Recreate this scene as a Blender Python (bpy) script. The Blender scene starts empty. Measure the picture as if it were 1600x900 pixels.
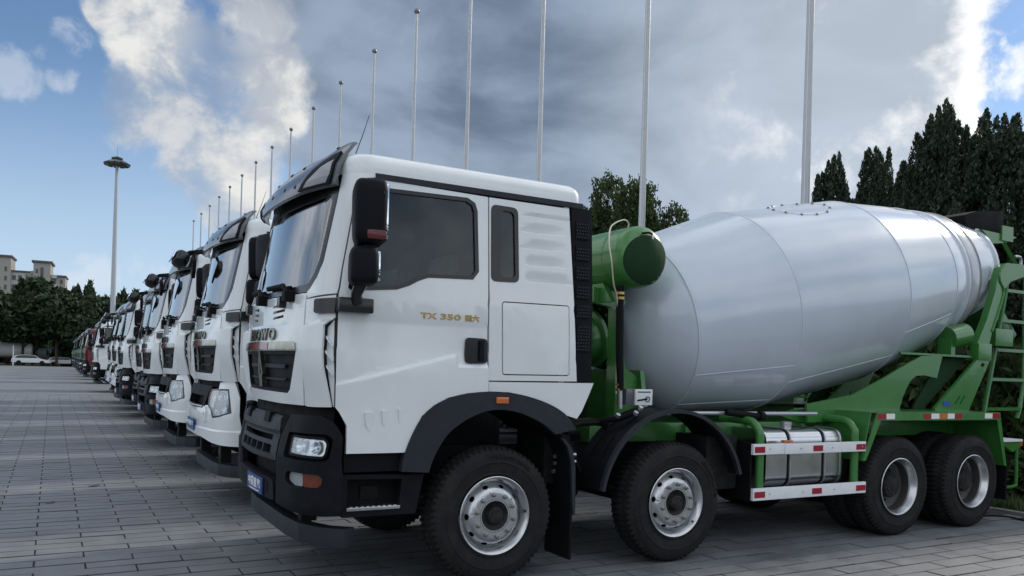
import bpy, bmesh, math, random
import numpy as np
from mathutils import Vector, Matrix
PI = math.pi; R = math.radians
scene = bpy.context.scene
col = scene.collection

# ------------------------------------------------------------------ camera, sky, sun, exposure
cam_data = bpy.data.cameras.new("camera")
cam = bpy.data.objects.new("camera", cam_data); col.objects.link(cam)
cam_data.sensor_fit = 'HORIZONTAL'; cam_data.sensor_width = 36.0
cam_data.lens = 1274.456 * 36.0 / 1600.0
cam_data.shift_y = (574.04 - 450.0) / 1600.0
cam_data.clip_start = 0.1; cam_data.clip_end = 5000.0
cam.matrix_world = (Matrix.Translation((-3.0729, -5.6516, 1.7135)) @ Matrix.Rotation(-0.5133, 4, 'Z')
                    @ Matrix.Rotation(PI / 2, 4, 'X') @ Matrix.Rotation(0.02955, 4, 'Z'))
scene.camera = cam
scene.view_settings.view_transform = 'Standard'; scene.view_settings.look = 'None'
scene.view_settings.exposure = 0.32; scene.view_settings.gamma = 1.0

SUN_AZ, SUN_EL = R(9.0), R(31.0)          # azimuth from +X (rear of the trucks) towards +Y
SUN_DIR = Vector((math.cos(SUN_AZ) * math.cos(SUN_EL), math.sin(SUN_AZ) * math.cos(SUN_EL), math.sin(SUN_EL)))
sun_data = bpy.data.lights.new("sun", 'SUN'); sun = bpy.data.objects.new("sun", sun_data); col.objects.link(sun)
sun_data.energy = 1.9; sun_data.angle = R(6.0); sun_data.color = (1.0, 0.93, 0.82)
sun.rotation_euler = SUN_DIR.to_track_quat('Z', 'Y').to_euler()

world = bpy.data.worlds.new("World"); scene.world = world; world.use_nodes = True
wt = world.node_tree; wt.nodes.clear()
def wn(t, **kw):
    n = wt.nodes.new(t)
    for k, v in kw.items(): setattr(n, k, v)
    return n
def wl(a, b): wt.links.new(a, b)
def wmath(op, a, b=None, clamp=False):
    n = wn('ShaderNodeMath', operation=op); n.use_clamp = clamp
    for i, v in enumerate((a, b)):
        if v is None: continue
        if isinstance(v, (int, float)): n.inputs[i].default_value = v
        else: wl(v, n.inputs[i])
    return n.outputs[0]
def wramp(v, a, b, lo=0.0, hi=1.0):
    n = wn('ShaderNodeMapRange'); n.interpolation_type = 'SMOOTHSTEP'
    wl(v, n.inputs[0]); n.inputs[1].default_value = a; n.inputs[2].default_value = b
    n.inputs[3].default_value = lo; n.inputs[4].default_value = hi
    return n.outputs[0]
def wmix(f, a, b):
    n = wn('ShaderNodeMix', data_type='RGBA'); 
    if isinstance(f, (int, float)): n.inputs[0].default_value = f
    else: wl(f, n.inputs[0])
    for i, v in ((6, a), (7, b)):
        if isinstance(v, tuple): n.inputs[i].default_value = v + (1.0,)
        else: wl(v, n.inputs[i])
    return n.outputs[2]
sky = wn('ShaderNodeTexSky', sky_type='NISHITA'); sky.sun_disc = False
sky.sun_elevation = SUN_EL; sky.sun_rotation = PI / 2 - SUN_AZ
sky.air_density = 1.0; sky.dust_density = 0.15; sky.ozone_density = 4.0; sky.altitude = 50
geo = wn('ShaderNodeTexCoord'); dirv = geo.outputs['Generated']
def wnoise(scale, detail, rough, dist=0.0, vec=None, off=(0, 0, 0), stretch=(1, 1, 1)):
    mp = wn('ShaderNodeMapping'); wl(vec or dirv, mp.inputs[0])
    mp.inputs['Location'].default_value = off; mp.inputs['Scale'].default_value = stretch
    n = wn('ShaderNodeTexNoise'); wl(mp.outputs[0], n.inputs['Vector'])
    n.inputs['Scale'].default_value = scale; n.inputs['Detail'].default_value = detail
    n.inputs['Roughness'].default_value = rough; n.inputs['Distortion'].default_value = dist
    return n.outputs['Fac']
def blob(d, inner, outer, warp=None):
    """1 inside the cone of half angle inner (deg) round direction d, falling to 0 at outer"""
    dp = wn('ShaderNodeVectorMath', operation='DOT_PRODUCT'); wl(warp or dirv, dp.inputs[0])
    dp.inputs[1].default_value = Vector(d).normalized()
    return wramp(dp.outputs['Value'], math.cos(R(outer)), math.cos(R(inner)))
def union(lst):
    o = lst[0]
    for b in lst[1:]: o = wmath('MAXIMUM', o, b)
    return o
sepd = wn('ShaderNodeSeparateXYZ'); wl(dirv, sepd.inputs[0]); dz = sepd.outputs['Z']
# where the clouds stand: soft cones of direction, frayed by noise below
cumulus_f = union([blob((0.055, 0.930, 0.362), 0.0, 2.6), blob((0.084, 0.936, 0.341), 0.0, 3.4), blob((0.117, 0.944, 0.310), 1.0, 4.6), blob((0.154, 0.945, 0.289), 2.0, 5.6), blob((0.186, 0.934, 0.307), 1.5, 4.6), blob((0.205, 0.937, 0.282), 0.5, 3.0), blob((0.148, 0.958, 0.246), 1.5, 5.2), blob((0.184, 0.952, 0.243), 1.0, 4.0), blob((0.174, 0.964, 0.200), 0.5, 3.4), blob((0.182, 0.909, 0.375), 0.5, 3.2), blob((0.166, 0.972, 0.168), 0.0, 2.2), blob((0.088, 0.960, 0.264), 0.0, 3.8)])
puffs_f = union([blob((0.005, 0.948, 0.317), 0.0, 1.9), blob((-0.015, 0.951, 0.308), 0.0, 1.2), blob((0.003, 0.959, 0.284), 0.0, 1.4), blob((-0.042, 0.959, 0.279), 0.0, 2.2), blob((0.027, 0.996, 0.089), 0.0, 2.4), blob((0.112, 0.987, 0.114), 0.0, 3.0)])
deck_f = union([blob((0.688, 0.701, 0.189), 4.0, 12.0), blob((0.543, 0.818, 0.190), 4.0, 11.0), blob((0.759, 0.624, 0.186), 2.0, 8.0), blob((0.290, 0.888, 0.357), 3.0, 9.0), blob((0.272, 0.918, 0.290), 1.0, 6.0), blob((0.386, 0.855, 0.345), 7.0, 14.0), blob((0.515, 0.785, 0.343), 9.0, 17.0), blob((0.627, 0.695, 0.353), 9.0, 17.0), blob((0.692, 0.660, 0.291), 8.0, 14.0), blob((0.591, 0.760, 0.269), 6.0, 14.0), blob((0.375, 0.752, 0.542), 14.0, 22.0), blob((0.584, 0.610, 0.535), 13.0, 20.0), blob((0.729, 0.582, 0.359), 3.0, 8.0), blob((0.740, 0.620, 0.261), 3.0, 9.0), blob((0.330, 0.905, 0.267), 1.0, 6.0)])
right_f = union([blob((0.823, 0.474, 0.312), 0.2, 2.8), blob((0.814, 0.494, 0.306), 0.1, 2.0), blob((0.856, 0.482, 0.189), 2.0, 7.0), blob((0.801, 0.560, 0.209), 2.0, 7.0), blob((0.779, 0.521, 0.350), 0.5, 3.0)])
n_edge = wnoise(14.0, 11.0, 0.62, 0.15, off=(2.3, 0.9, 1.0))
n_mid = wnoise(6.0, 9.0, 0.55, 0.2, off=(7.3, 3.9, 1.0), stretch=(1, 1, 1.5))
def fray(f, noise, k): return wmath('ADD', f, wmath('MULTIPLY', wmath('SUBTRACT', noise, 0.5), k))
cumulus = wmath('MULTIPLY', wramp(fray(cumulus_f, n_edge, 3.2), 0.05, 0.85), wramp(cumulus_f, 0.0, 0.15))
puffs = wmath('MULTIPLY', wramp(fray(puffs_f, n_edge, 4.5), 0.55, 1.35), wramp(puffs_f, 0.0, 0.2))
deck_s = fray(deck_f, n_mid, 1.8)
deck = wramp(deck_s, 0.10, 0.70)
right_c = wmath('MULTIPLY', wramp(fray(right_f, n_edge, 4.0), 0.45, 1.2), wramp(right_f, 0.0, 0.2))
# broken cloud over the unseen rest of the sky, brightened to light the cab
far_n = wnoise(2.1, 9.0, 0.55, 0.2, off=(8.0, 1.0, 3.0), stretch=(1, 1, 1.6))
inview = union([blob((0.20, 0.95, 0.2), 24, 36, dirv), blob((0.70, 0.66, 0.25), 24, 36, dirv)])
rest = wmath('MULTIPLY', wramp(far_n, 0.34, 0.56), wmath('SUBTRACT', 1.0, inview))
# shading inside the clouds
n_big = wnoise(5.0, 8.0, 0.52, 0.3, off=(0.3, 2.2, 5.0), stretch=(1, 1, 1.9))
n_fine = wnoise(12.0, 10.0, 0.60, 0.25, off=(1.3, 0.2, 2.0), stretch=(1, 1, 1.2))
sun_glow = blob((0.83, 0.50, 0.28), 3, 28, dirv)
cum_lit = union([blob((0.220, 0.929, 0.298), 0.5, 4.5), blob((0.080, 0.935, 0.346), 0.5, 4.0), blob((0.186, 0.958, 0.219), 0.0, 3.5), blob((0.183, 0.914, 0.363), 0.0, 3.0)])
cum_f = wmath('ADD', wmath('MULTIPLY', wramp(n_fine, 0.36, 0.64), 0.70), wmath('MULTIPLY', cum_lit, 0.45), True)
cum_col = wmix(cum_f, (0.27, 0.315, 0.385), (0.68, 0.675, 0.655))
deck_col = wmix(wramp(n_big, 0.34, 0.68), (0.108, 0.148, 0.218), (0.255, 0.318, 0.42))
deck_col = wmix(wmath('MULTIPLY', sun_glow, 0.60), deck_col, (0.55, 0.61, 0.68))
deck_col = wmix(wramp(dz, 0.30, 0.10, 0.0, 0.75), deck_col, (0.40, 0.48, 0.585))
bright = (0.98, 0.96, 0.93)
rest_col = wmix(wramp(n_big, 0.35, 0.65), (0.62, 0.69, 0.77), (1.12, 1.15, 1.18))
bg_sky = wn('ShaderNodeBackground'); wl(sky.outputs[0], bg_sky.inputs[0]); bg_sky.inputs[1].default_value = 0.098
def lay(prev, colr, fac):
    b = wn('ShaderNodeBackground')
    if isinstance(colr, tuple): b.inputs[0].default_value = colr + (1.0,)
    else: wl(colr, b.inputs[0])
    b.inputs[1].default_value = 1.0
    m = wn('ShaderNodeMixShader'); wl(fac, m.inputs[0])
    wl(prev, m.inputs[1]); wl(b.outputs[0], m.inputs[2]); return m.outputs[0]
o = bg_sky.outputs[0]
o = lay(o, (0.46, 0.58, 0.74), wramp(dz, 0.0, 0.34, 0.80, 0.0))
o = lay(o, rest_col, wmath('MULTIPLY', rest, wramp(dz, 0.0, 0.1)))
o = lay(o, (0.66, 0.68, 0.71), wmath('MULTIPLY', puffs, 0.38))
o = lay(o, bright, wmath('MULTIPLY', right_c, 0.70))
o = lay(o, deck_col, wmath('MULTIPLY', deck, wramp(dz, 0.04, 0.20)))
edge_s = fray(deck_s, n_edge, 1.8)
edge = wmath('MULTIPLY', wramp(edge_s, -0.05, 0.38), wramp(edge_s, 1.0, 0.38))
o = lay(o, bright, wmath('MULTIPLY', wmath('MULTIPLY', edge, blob((0.83, 0.50, 0.28), 4, 19, dirv)), 0.80, True))
o = lay(o, cum_col, wmath('MULTIPLY', cumulus, wramp(cum_f, 0.0, 0.8, 0.45, 0.97)))
wout = wn('ShaderNodeOutputWorld'); wl(o, wout.inputs[0])

# ------------------------------------------------------------------ materials
MATS = {}
def mat(name, color, rough=0.5, metal=0.0, var=0.12, vscale=6.0, bump=0.0, bscale=40.0, coat=0.0, dirt=None, spec=0.5, island=0.0, world=False, stain=0.0):
    """procedural surface: base colour with broken-up tone, roughness and a little relief"""
    m = bpy.data.materials.new(name); m.use_nodes = True; nt = m.node_tree
    b = nt.nodes['Principled BSDF']; L = nt.links.new
    tc = nt.nodes.new('ShaderNodeTexCoord')
    co = nt.nodes.new('ShaderNodeNewGeometry').outputs['Position'] if world else tc.outputs['Object']
    n = nt.nodes.new('ShaderNodeTexNoise'); L(co, n.inputs['Vector'])
    n.inputs['Scale'].default_value = vscale; n.inputs['Detail'].default_value = 6; n.inputs['Roughness'].default_value = 0.6
    mr = nt.nodes.new('ShaderNodeMapRange'); L(n.outputs['Fac'], mr.inputs[0])
    mr.inputs[1].default_value = 0.3; mr.inputs[2].default_value = 0.7; mr.inputs[3].default_value = 1 - var; mr.inputs[4].default_value = 1 + var
    val = mr.outputs[0]
    if island:
        gi = nt.nodes.new('ShaderNodeNewGeometry'); m2 = nt.nodes.new('ShaderNodeMapRange'); L(gi.outputs['Random Per Island'], m2.inputs[0])
        m2.inputs[3].default_value = 1 - island; m2.inputs[4].default_value = 1 + island
        mm = nt.nodes.new('ShaderNodeMath'); mm.operation = 'MULTIPLY'; L(val, mm.inputs[0]); L(m2.outputs[0], mm.inputs[1]); val = mm.outputs[0]
    cm = nt.nodes.new('ShaderNodeVectorMath'); cm.operation = 'SCALE'; cm.inputs[0].default_value = color[:3]; L(val, cm.inputs['Scale'])
    src = cm.outputs[0]
    if dirt:                                     # dust: (colour, amount, scale)
        n2 = nt.nodes.new('ShaderNodeTexNoise'); L(co, n2.inputs['Vector']); n2.inputs['Scale'].default_value = dirt[2]
        n2.inputs['Detail'].default_value = 8; n2.inputs['Roughness'].default_value = 0.7
        r2 = nt.nodes.new('ShaderNodeMapRange'); L(n2.outputs['Fac'], r2.inputs[0]); r2.inputs[1].default_value = 0.45; r2.inputs[2].default_value = 0.75
        r2.inputs[4].default_value = dirt[1]
        mx = nt.nodes.new('ShaderNodeMix'); mx.data_type = 'RGBA'; L(r2.outputs[0], mx.inputs[0]); L(src, mx.inputs[6]); mx.inputs[7].default_value = dirt[0] + (1,)
        src = mx.outputs[2]
    if stain:                                    # oil and tyre marks: sparse dark patches, drawn out along the lanes
        mp = nt.nodes.new('ShaderNodeMapping'); L(co, mp.inputs[0]); mp.inputs['Scale'].default_value = (0.55, 1.25, 1)
        n4 = nt.nodes.new('ShaderNodeTexNoise'); L(mp.outputs[0], n4.inputs['Vector']); n4.inputs['Scale'].default_value = 0.9; n4.inputs['Detail'].default_value = 7; n4.inputs['Roughness'].default_value = 0.65
        r4 = nt.nodes.new('ShaderNodeMapRange'); L(n4.outputs['Fac'], r4.inputs[0]); r4.inputs[1].default_value = 0.54; r4.inputs[2].default_value = 0.74; r4.inputs[4].default_value = stain
        m4 = nt.nodes.new('ShaderNodeMix'); m4.data_type = 'RGBA'; L(r4.outputs[0], m4.inputs[0]); L(src, m4.inputs[6]); m4.inputs[7].default_value = (0.045, 0.046, 0.05, 1); src = m4.outputs[2]
    L(src, b.inputs['Base Color'])
    rr = nt.nodes.new('ShaderNodeMapRange'); L(n.outputs['Fac'], rr.inputs[0]); rr.inputs[1].default_value = 0.3; rr.inputs[2].default_value = 0.7
    rr.inputs[3].default_value = rough * 0.85; rr.inputs[4].default_value = min(1, rough * 1.15); L(rr.outputs[0], b.inputs['Roughness'])
    b.inputs['Metallic'].default_value = metal; b.inputs['Specular IOR Level'].default_value = spec
    b.inputs['Coat Weight'].default_value = coat; b.inputs['Coat Roughness'].default_value = 0.04
    if bump:
        n3 = nt.nodes.new('ShaderNodeTexNoise'); L(co, n3.inputs['Vector']); n3.inputs['Scale'].default_value = bscale; n3.inputs['Detail'].default_value = 4
        bp = nt.nodes.new('ShaderNodeBump'); bp.inputs['Strength'].default_value = bump; bp.inputs['Distance'].default_value = 0.01
        L(n3.outputs['Fac'], bp.inputs['Height']); L(bp.outputs[0], b.inputs['Normal'])
    MATS[name] = m; return m
def glass_mat(name, tint, f0=0.08, rough=0.01, mul=1.25):
    m = bpy.data.materials.new(name); m.use_nodes = True; nt = m.node_tree; nt.nodes.clear(); L = nt.links.new
    t = nt.nodes.new('ShaderNodeBsdfTransparent'); t.inputs[0].default_value = tint + (1,)
    g = nt.nodes.new('ShaderNodeBsdfGlossy'); g.inputs['Roughness'].default_value = rough; g.inputs[0].default_value = (0.95, 0.97, 1, 1)
    lw = nt.nodes.new('ShaderNodeFresnel'); lw.inputs[0].default_value = 1.62
    n = nt.nodes.new('ShaderNodeTexNoise'); n.inputs['Scale'].default_value = 9
    ma = nt.nodes.new('ShaderNodeMath'); ma.operation = 'MULTIPLY_ADD'; L(lw.outputs[0], ma.inputs[0]); ma.inputs[1].default_value = mul; ma.inputs[2].default_value = f0; ma.use_clamp = True
    mx = nt.nodes.new('ShaderNodeMixShader'); L(ma.outputs[0], mx.inputs[0]); L(t.outputs[0], mx.inputs[1]); L(g.outputs[0], mx.inputs[2])
    o = nt.nodes.new('ShaderNodeOutputMaterial'); L(mx.outputs[0], o.inputs[0]); MATS[name] = m; return m
def leaf_mat(name, color, var=0.45, trans=0.35):
    m = bpy.data.materials.new(name); m.use_nodes = True; nt = m.node_tree; L = nt.links.new
    b = nt.nodes['Principled BSDF']; out = nt.nodes['Material Output']
    gi = nt.nodes.new('ShaderNodeNewGeometry'); mr = nt.nodes.new('ShaderNodeMapRange'); L(gi.outputs['Random Per Island'], mr.inputs[0])
    mr.inputs[3].default_value = 1 - var; mr.inputs[4].default_value = 1 + var
    tc = nt.nodes.new('ShaderNodeTexCoord'); n = nt.nodes.new('ShaderNodeTexNoise'); L(tc.outputs['Object'], n.inputs['Vector']); n.inputs['Scale'].default_value = 0.9
    m2 = nt.nodes.new('ShaderNodeMapRange'); L(n.outputs['Fac'], m2.inputs[0]); m2.inputs[1].default_value = .3; m2.inputs[2].default_value = .7; m2.inputs[3].default_value = 0.65; m2.inputs[4].default_value = 1.35
    mu = nt.nodes.new('ShaderNodeMath'); mu.operation = 'MULTIPLY'; L(mr.outputs[0], mu.inputs[0]); L(m2.outputs[0], mu.inputs[1])
    cm = nt.nodes.new('ShaderNodeVectorMath'); cm.operation = 'SCALE'; cm.inputs[0].default_value = color; L(mu.outputs[0], cm.inputs['Scale'])
    L(cm.outputs[0], b.inputs['Base Color']); b.inputs['Roughness'].default_value = 0.6; b.inputs['Specular IOR Level'].default_value = 0.25
    tr = nt.nodes.new('ShaderNodeBsdfTranslucent'); L(cm.outputs[0], tr.inputs[0])
    mx = nt.nodes.new('ShaderNodeMixShader'); mx.inputs[0].default_value = trans; L(b.outputs[0], mx.inputs[1]); L(tr.outputs[0], mx.inputs[2]); L(mx.outputs[0], out.inputs[0])
    MATS[name] = m; return m
mat('white_paint', (0.735, 0.765, 0.775), 0.34, var=0.035, vscale=2.0, coat=0.9, bump=0.03, bscale=2.0, dirt=((0.52, 0.52, 0.51), 0.16, 1.6))
mat('far_white', (0.80, 0.81, 0.82), 0.4, var=0.05)
mat('red_paint', (0.12, 0.010, 0.014), 0.35, var=0.08, coat=0.3)
mat('truck_green', (0.04, 0.145, 0.075), 0.4, var=0.1, coat=0.3)
mat('dark_plastic', (0.008, 0.009, 0.012), 0.55, var=0.15, vscale=5, bump=0.10, bscale=220, dirt=((0.03, 0.03, 0.032), 0.25, 4.0), spec=0.09)
mat('fender_grey', (0.022, 0.026, 0.033), 0.5, var=0.10, vscale=5, bump=0.12, bscale=200, dirt=((0.07, 0.07, 0.07), 0.2, 4.0), spec=0.22)
mat('visor_grey', (0.095, 0.102, 0.115), 0.22, var=0.06, vscale=4, coat=0.3)
mat('black_gloss', (0.012, 0.013, 0.015), 0.22, var=0.1)
mat('black_matte', (0.0055, 0.0055, 0.0065), 0.7, var=0.2, bump=0.1, spec=0.15)
mat('chassis_black', (0.011, 0.0115, 0.0125), 0.6, var=0.25, vscale=9, bump=0.2, dirt=((0.04, 0.038, 0.036), 0.35, 7.0), spec=0.15)
mat('tyre_rubber', (0.015, 0.0155, 0.0165), 0.75, var=0.2, vscale=10, bump=0.25, bscale=90, dirt=((0.055, 0.052, 0.048), 0.35, 6.0), spec=0.15)
mat('rim_silver', (0.55, 0.56, 0.58), 0.30, metal=0.9, var=0.06, vscale=14, dirt=((0.2, 0.19, 0.18), 0.3, 12.0))
mat('rim_dull', (0.07, 0.068, 0.066), 0.5, metal=0.4, var=0.15, vscale=12, dirt=((0.1, 0.08, 0.07), 0.5, 9.0))
mat('hub_black', (0.016, 0.017, 0.018), 0.5, var=0.2, vscale=16, dirt=((0.12, 0.1, 0.09), 0.3, 14.0), spec=0.15)
mat('nut_steel', (0.30, 0.29, 0.27), 0.4, metal=0.9, var=0.2, vscale=40)
mat('chrome', (0.72, 0.73, 0.75), 0.08, metal=1.0, var=0.03)
mat('aluminium', (0.58, 0.59, 0.61), 0.24, metal=1.0, var=0.06, vscale=7, bump=0.03, bscale=12)
mat('galvanised', (0.50, 0.52, 0.54), 0.35, metal=0.8, var=0.08)
mat('gold_chrome', (0.42, 0.29, 0.10), 0.25, metal=0.9, var=0.25, vscale=30)
mat('letter_chrome', (0.16, 0.15, 0.125), 0.18, metal=0.9, var=0.4, vscale=25)
mat('visor_lens', (0.17, 0.185, 0.21), 0.22, var=0.06, coat=0.3)
mat('strip_chrome', (0.36, 0.33, 0.27), 0.14, metal=1.0, var=0.25, vscale=14)
mat('finial_grey', (0.20, 0.20, 0.21), 0.4, var=0.1)
mat('lens_grey', (0.30, 0.315, 0.33), 0.25, var=0.06)
mat('badge_red', (0.25, 0.02, 0.025), 0.2, var=0.2, vscale=20, coat=0.6)
mat('green_paint', (0.040, 0.175, 0.036), 0.30, var=0.10, vscale=3, coat=0.35, dirt=((0.10, 0.12, 0.09), 0.18, 5.0))
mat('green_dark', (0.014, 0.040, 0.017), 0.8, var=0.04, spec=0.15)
mat('drum_white', (0.52, 0.575, 0.655), 0.20, var=0.03, vscale=1.2, coat=0.55, bump=0.010, bscale=1.6, dirt=((0.41, 0.445, 0.49), 0.25, 1.1))
mat('drum_weld', (0.56, 0.60, 0.67), 0.35, var=0.05)
mat('track_steel', (0.22, 0.21, 0.20), 0.45, metal=0.3, var=0.2, vscale=8, dirt=((0.11, 0.085, 0.07), 0.5, 5.0))
mat('roller_white', (0.46, 0.49, 0.53), 0.22, var=0.12, vscale=5, coat=0.4, dirt=((0.24, 0.22, 0.20), 0.4, 4.0))
mat('guard_white', (0.74, 0.76, 0.78), 0.4, var=0.05, vscale=5, dirt=((0.4, 0.4, 0.4), 0.2, 8.0))
mat('indicator_red', (0.10, 0.008, 0.012), 0.3, var=0.1, coat=0.2)
mat('reflector_red', (0.30, 0.012, 0.03), 0.25, var=0.1, vscale=60)
mat('reflector_white', (0.78, 0.78, 0.76), 0.25, var=0.08, vscale=60)
mat('lens_orange', (0.52, 0.13, 0.025), 0.18, var=0.12, vscale=60, coat=0.7)
mat('lens_amber_dark', (0.17, 0.042, 0.02), 0.2, var=0.2, vscale=60, coat=0.7)
mat('lamp_reflector', (0.52, 0.54, 0.56), 0.14, metal=1.0, var=0.1, vscale=30)
mat('mirror_glass', (0.75, 0.80, 0.88), 0.03, metal=1.0, var=0.02)
mat('plate_blue', (0.016, 0.055, 0.21), 0.4, var=0.1)
mat('plate_white', (0.75, 0.76, 0.78), 0.4, var=0.05)
mat('trim_light', (0.42, 0.43, 0.43), 0.7, var=0.08)
mat('seat_cloth', (0.16, 0.165, 0.175), 0.8, var=0.2)
mat('plastic_film', (0.62, 0.65, 0.67), 0.25, var=0.25, vscale=9, bump=0.5, bscale=14)
mat('interior_grey', (0.09, 0.09, 0.095), 0.7, var=0.1)
mat('sticker_blue', (0.02, 0.07, 0.35), 0.4, var=0.2, vscale=40)
mat('hose_cream', (0.55, 0.53, 0.40), 0.4, var=0.06)
mat('pole_white', (0.46, 0.47, 0.49), 0.35, var=0.05, metal=0.2)
mat('mast_grey', (0.42, 0.46, 0.50), 0.45, var=0.05)
mat('lamp_dark', (0.10, 0.11, 0.12), 0.4, var=0.1, metal=0.4)
mat('paver', (0.146, 0.154, 0.167), 0.58, var=0.22, vscale=3.2, bump=0.35, bscale=75, island=0.15, dirt=((0.21, 0.212, 0.215), 0.45, 0.7), world=True, stain=0.6)
mat('edge_grime', (0.082, 0.086, 0.093), 0.85, var=0.3, vscale=12)
mat('joint_sand', (0.028, 0.028, 0.029), 0.9, var=0.3, vscale=20)
mat('kerb_stone', (0.19, 0.19, 0.185), 0.8, var=0.15, vscale=8, bump=0.3)
mat('soil', (0.045, 0.06, 0.03), 0.95, var=0.35, vscale=2.5, bump=0.5, bscale=12)
mat('grass_blade', (0.055, 0.10, 0.03), 0.7, var=0.4, vscale=6)
mat('bark', (0.07, 0.055, 0.042), 0.9, var=0.3, vscale=8, bump=0.6, bscale=20)
mat('wall_beige', (0.34, 0.32, 0.29), 0.85, var=0.06, vscale=0.4)
mat('wall_pale', (0.46, 0.46, 0.45), 0.85, var=0.06, vscale=0.4)
mat('roof_dark', (0.10, 0.09, 0.085), 0.8, var=0.1)
mat('pane_dark', (0.04, 0.05, 0.06), 0.15, var=0.1)
leaf_mat('leaf_conifer', (0.034, 0.050, 0.030), 0.5, 0.15)
leaf_mat('leaf_broad', (0.042, 0.072, 0.022), 0.45, 0.3)
leaf_mat('leaf_far', (0.030, 0.052, 0.024), 0.4, 0.2)
glass_mat('windscreen', (0.62, 0.68, 0.72), 0.10)
glass_mat('side_glass', (0.44, 0.475, 0.49), 0.0, mul=0.75)
glass_mat('lamp_glass', (0.92, 0.94, 0.95), 0.0, mul=0.45)

# ------------------------------------------------------------------ object helpers
KIDS = {}
def link(o, parent):
    col.objects.link(o)
    if parent is not None:
        o.parent = parent; KIDS.setdefault(parent.name, []).append(o)
    return o
def mesh_obj(name, verts, faces, m, parent=None, smooth=True, angle=32):
    me = bpy.data.meshes.new(name); me.from_pydata([tuple(v) for v in verts], [], faces); me.update()
    mats = m if isinstance(m, (list, tuple)) else [m]
    for x in mats: me.materials.append(MATS[x])
    if smooth:
        me.polygons.foreach_set('use_smooth', [True] * len(me.polygons)); me.set_sharp_from_angle(angle=R(angle))
    return link(bpy.data.objects.new(name, me), parent)
def tag(o, label=None, cat=None, group=None, kind=None):
    if label: o['label'] = label
    if cat: o['category'] = cat
    if group: o['group'] = group
    if kind: o['kind'] = kind
    return o
def empty(name, loc=(0, 0, 0), rz=0.0):
    o = bpy.data.objects.new(name, None); o.empty_display_size = 0.2; link(o, None); o.location = loc; o.rotation_euler = (0, 0, rz); return o
def copy_tree(o, parent=None, skip=(), post=None):
    c = o.copy(); link(c, parent)
    if post: post(o, c)
    for ch in KIDS.get(o.name, []):
        if ch.name.split('.')[0] in skip: continue
        copy_tree(ch, c, skip, post)
    return c

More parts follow.
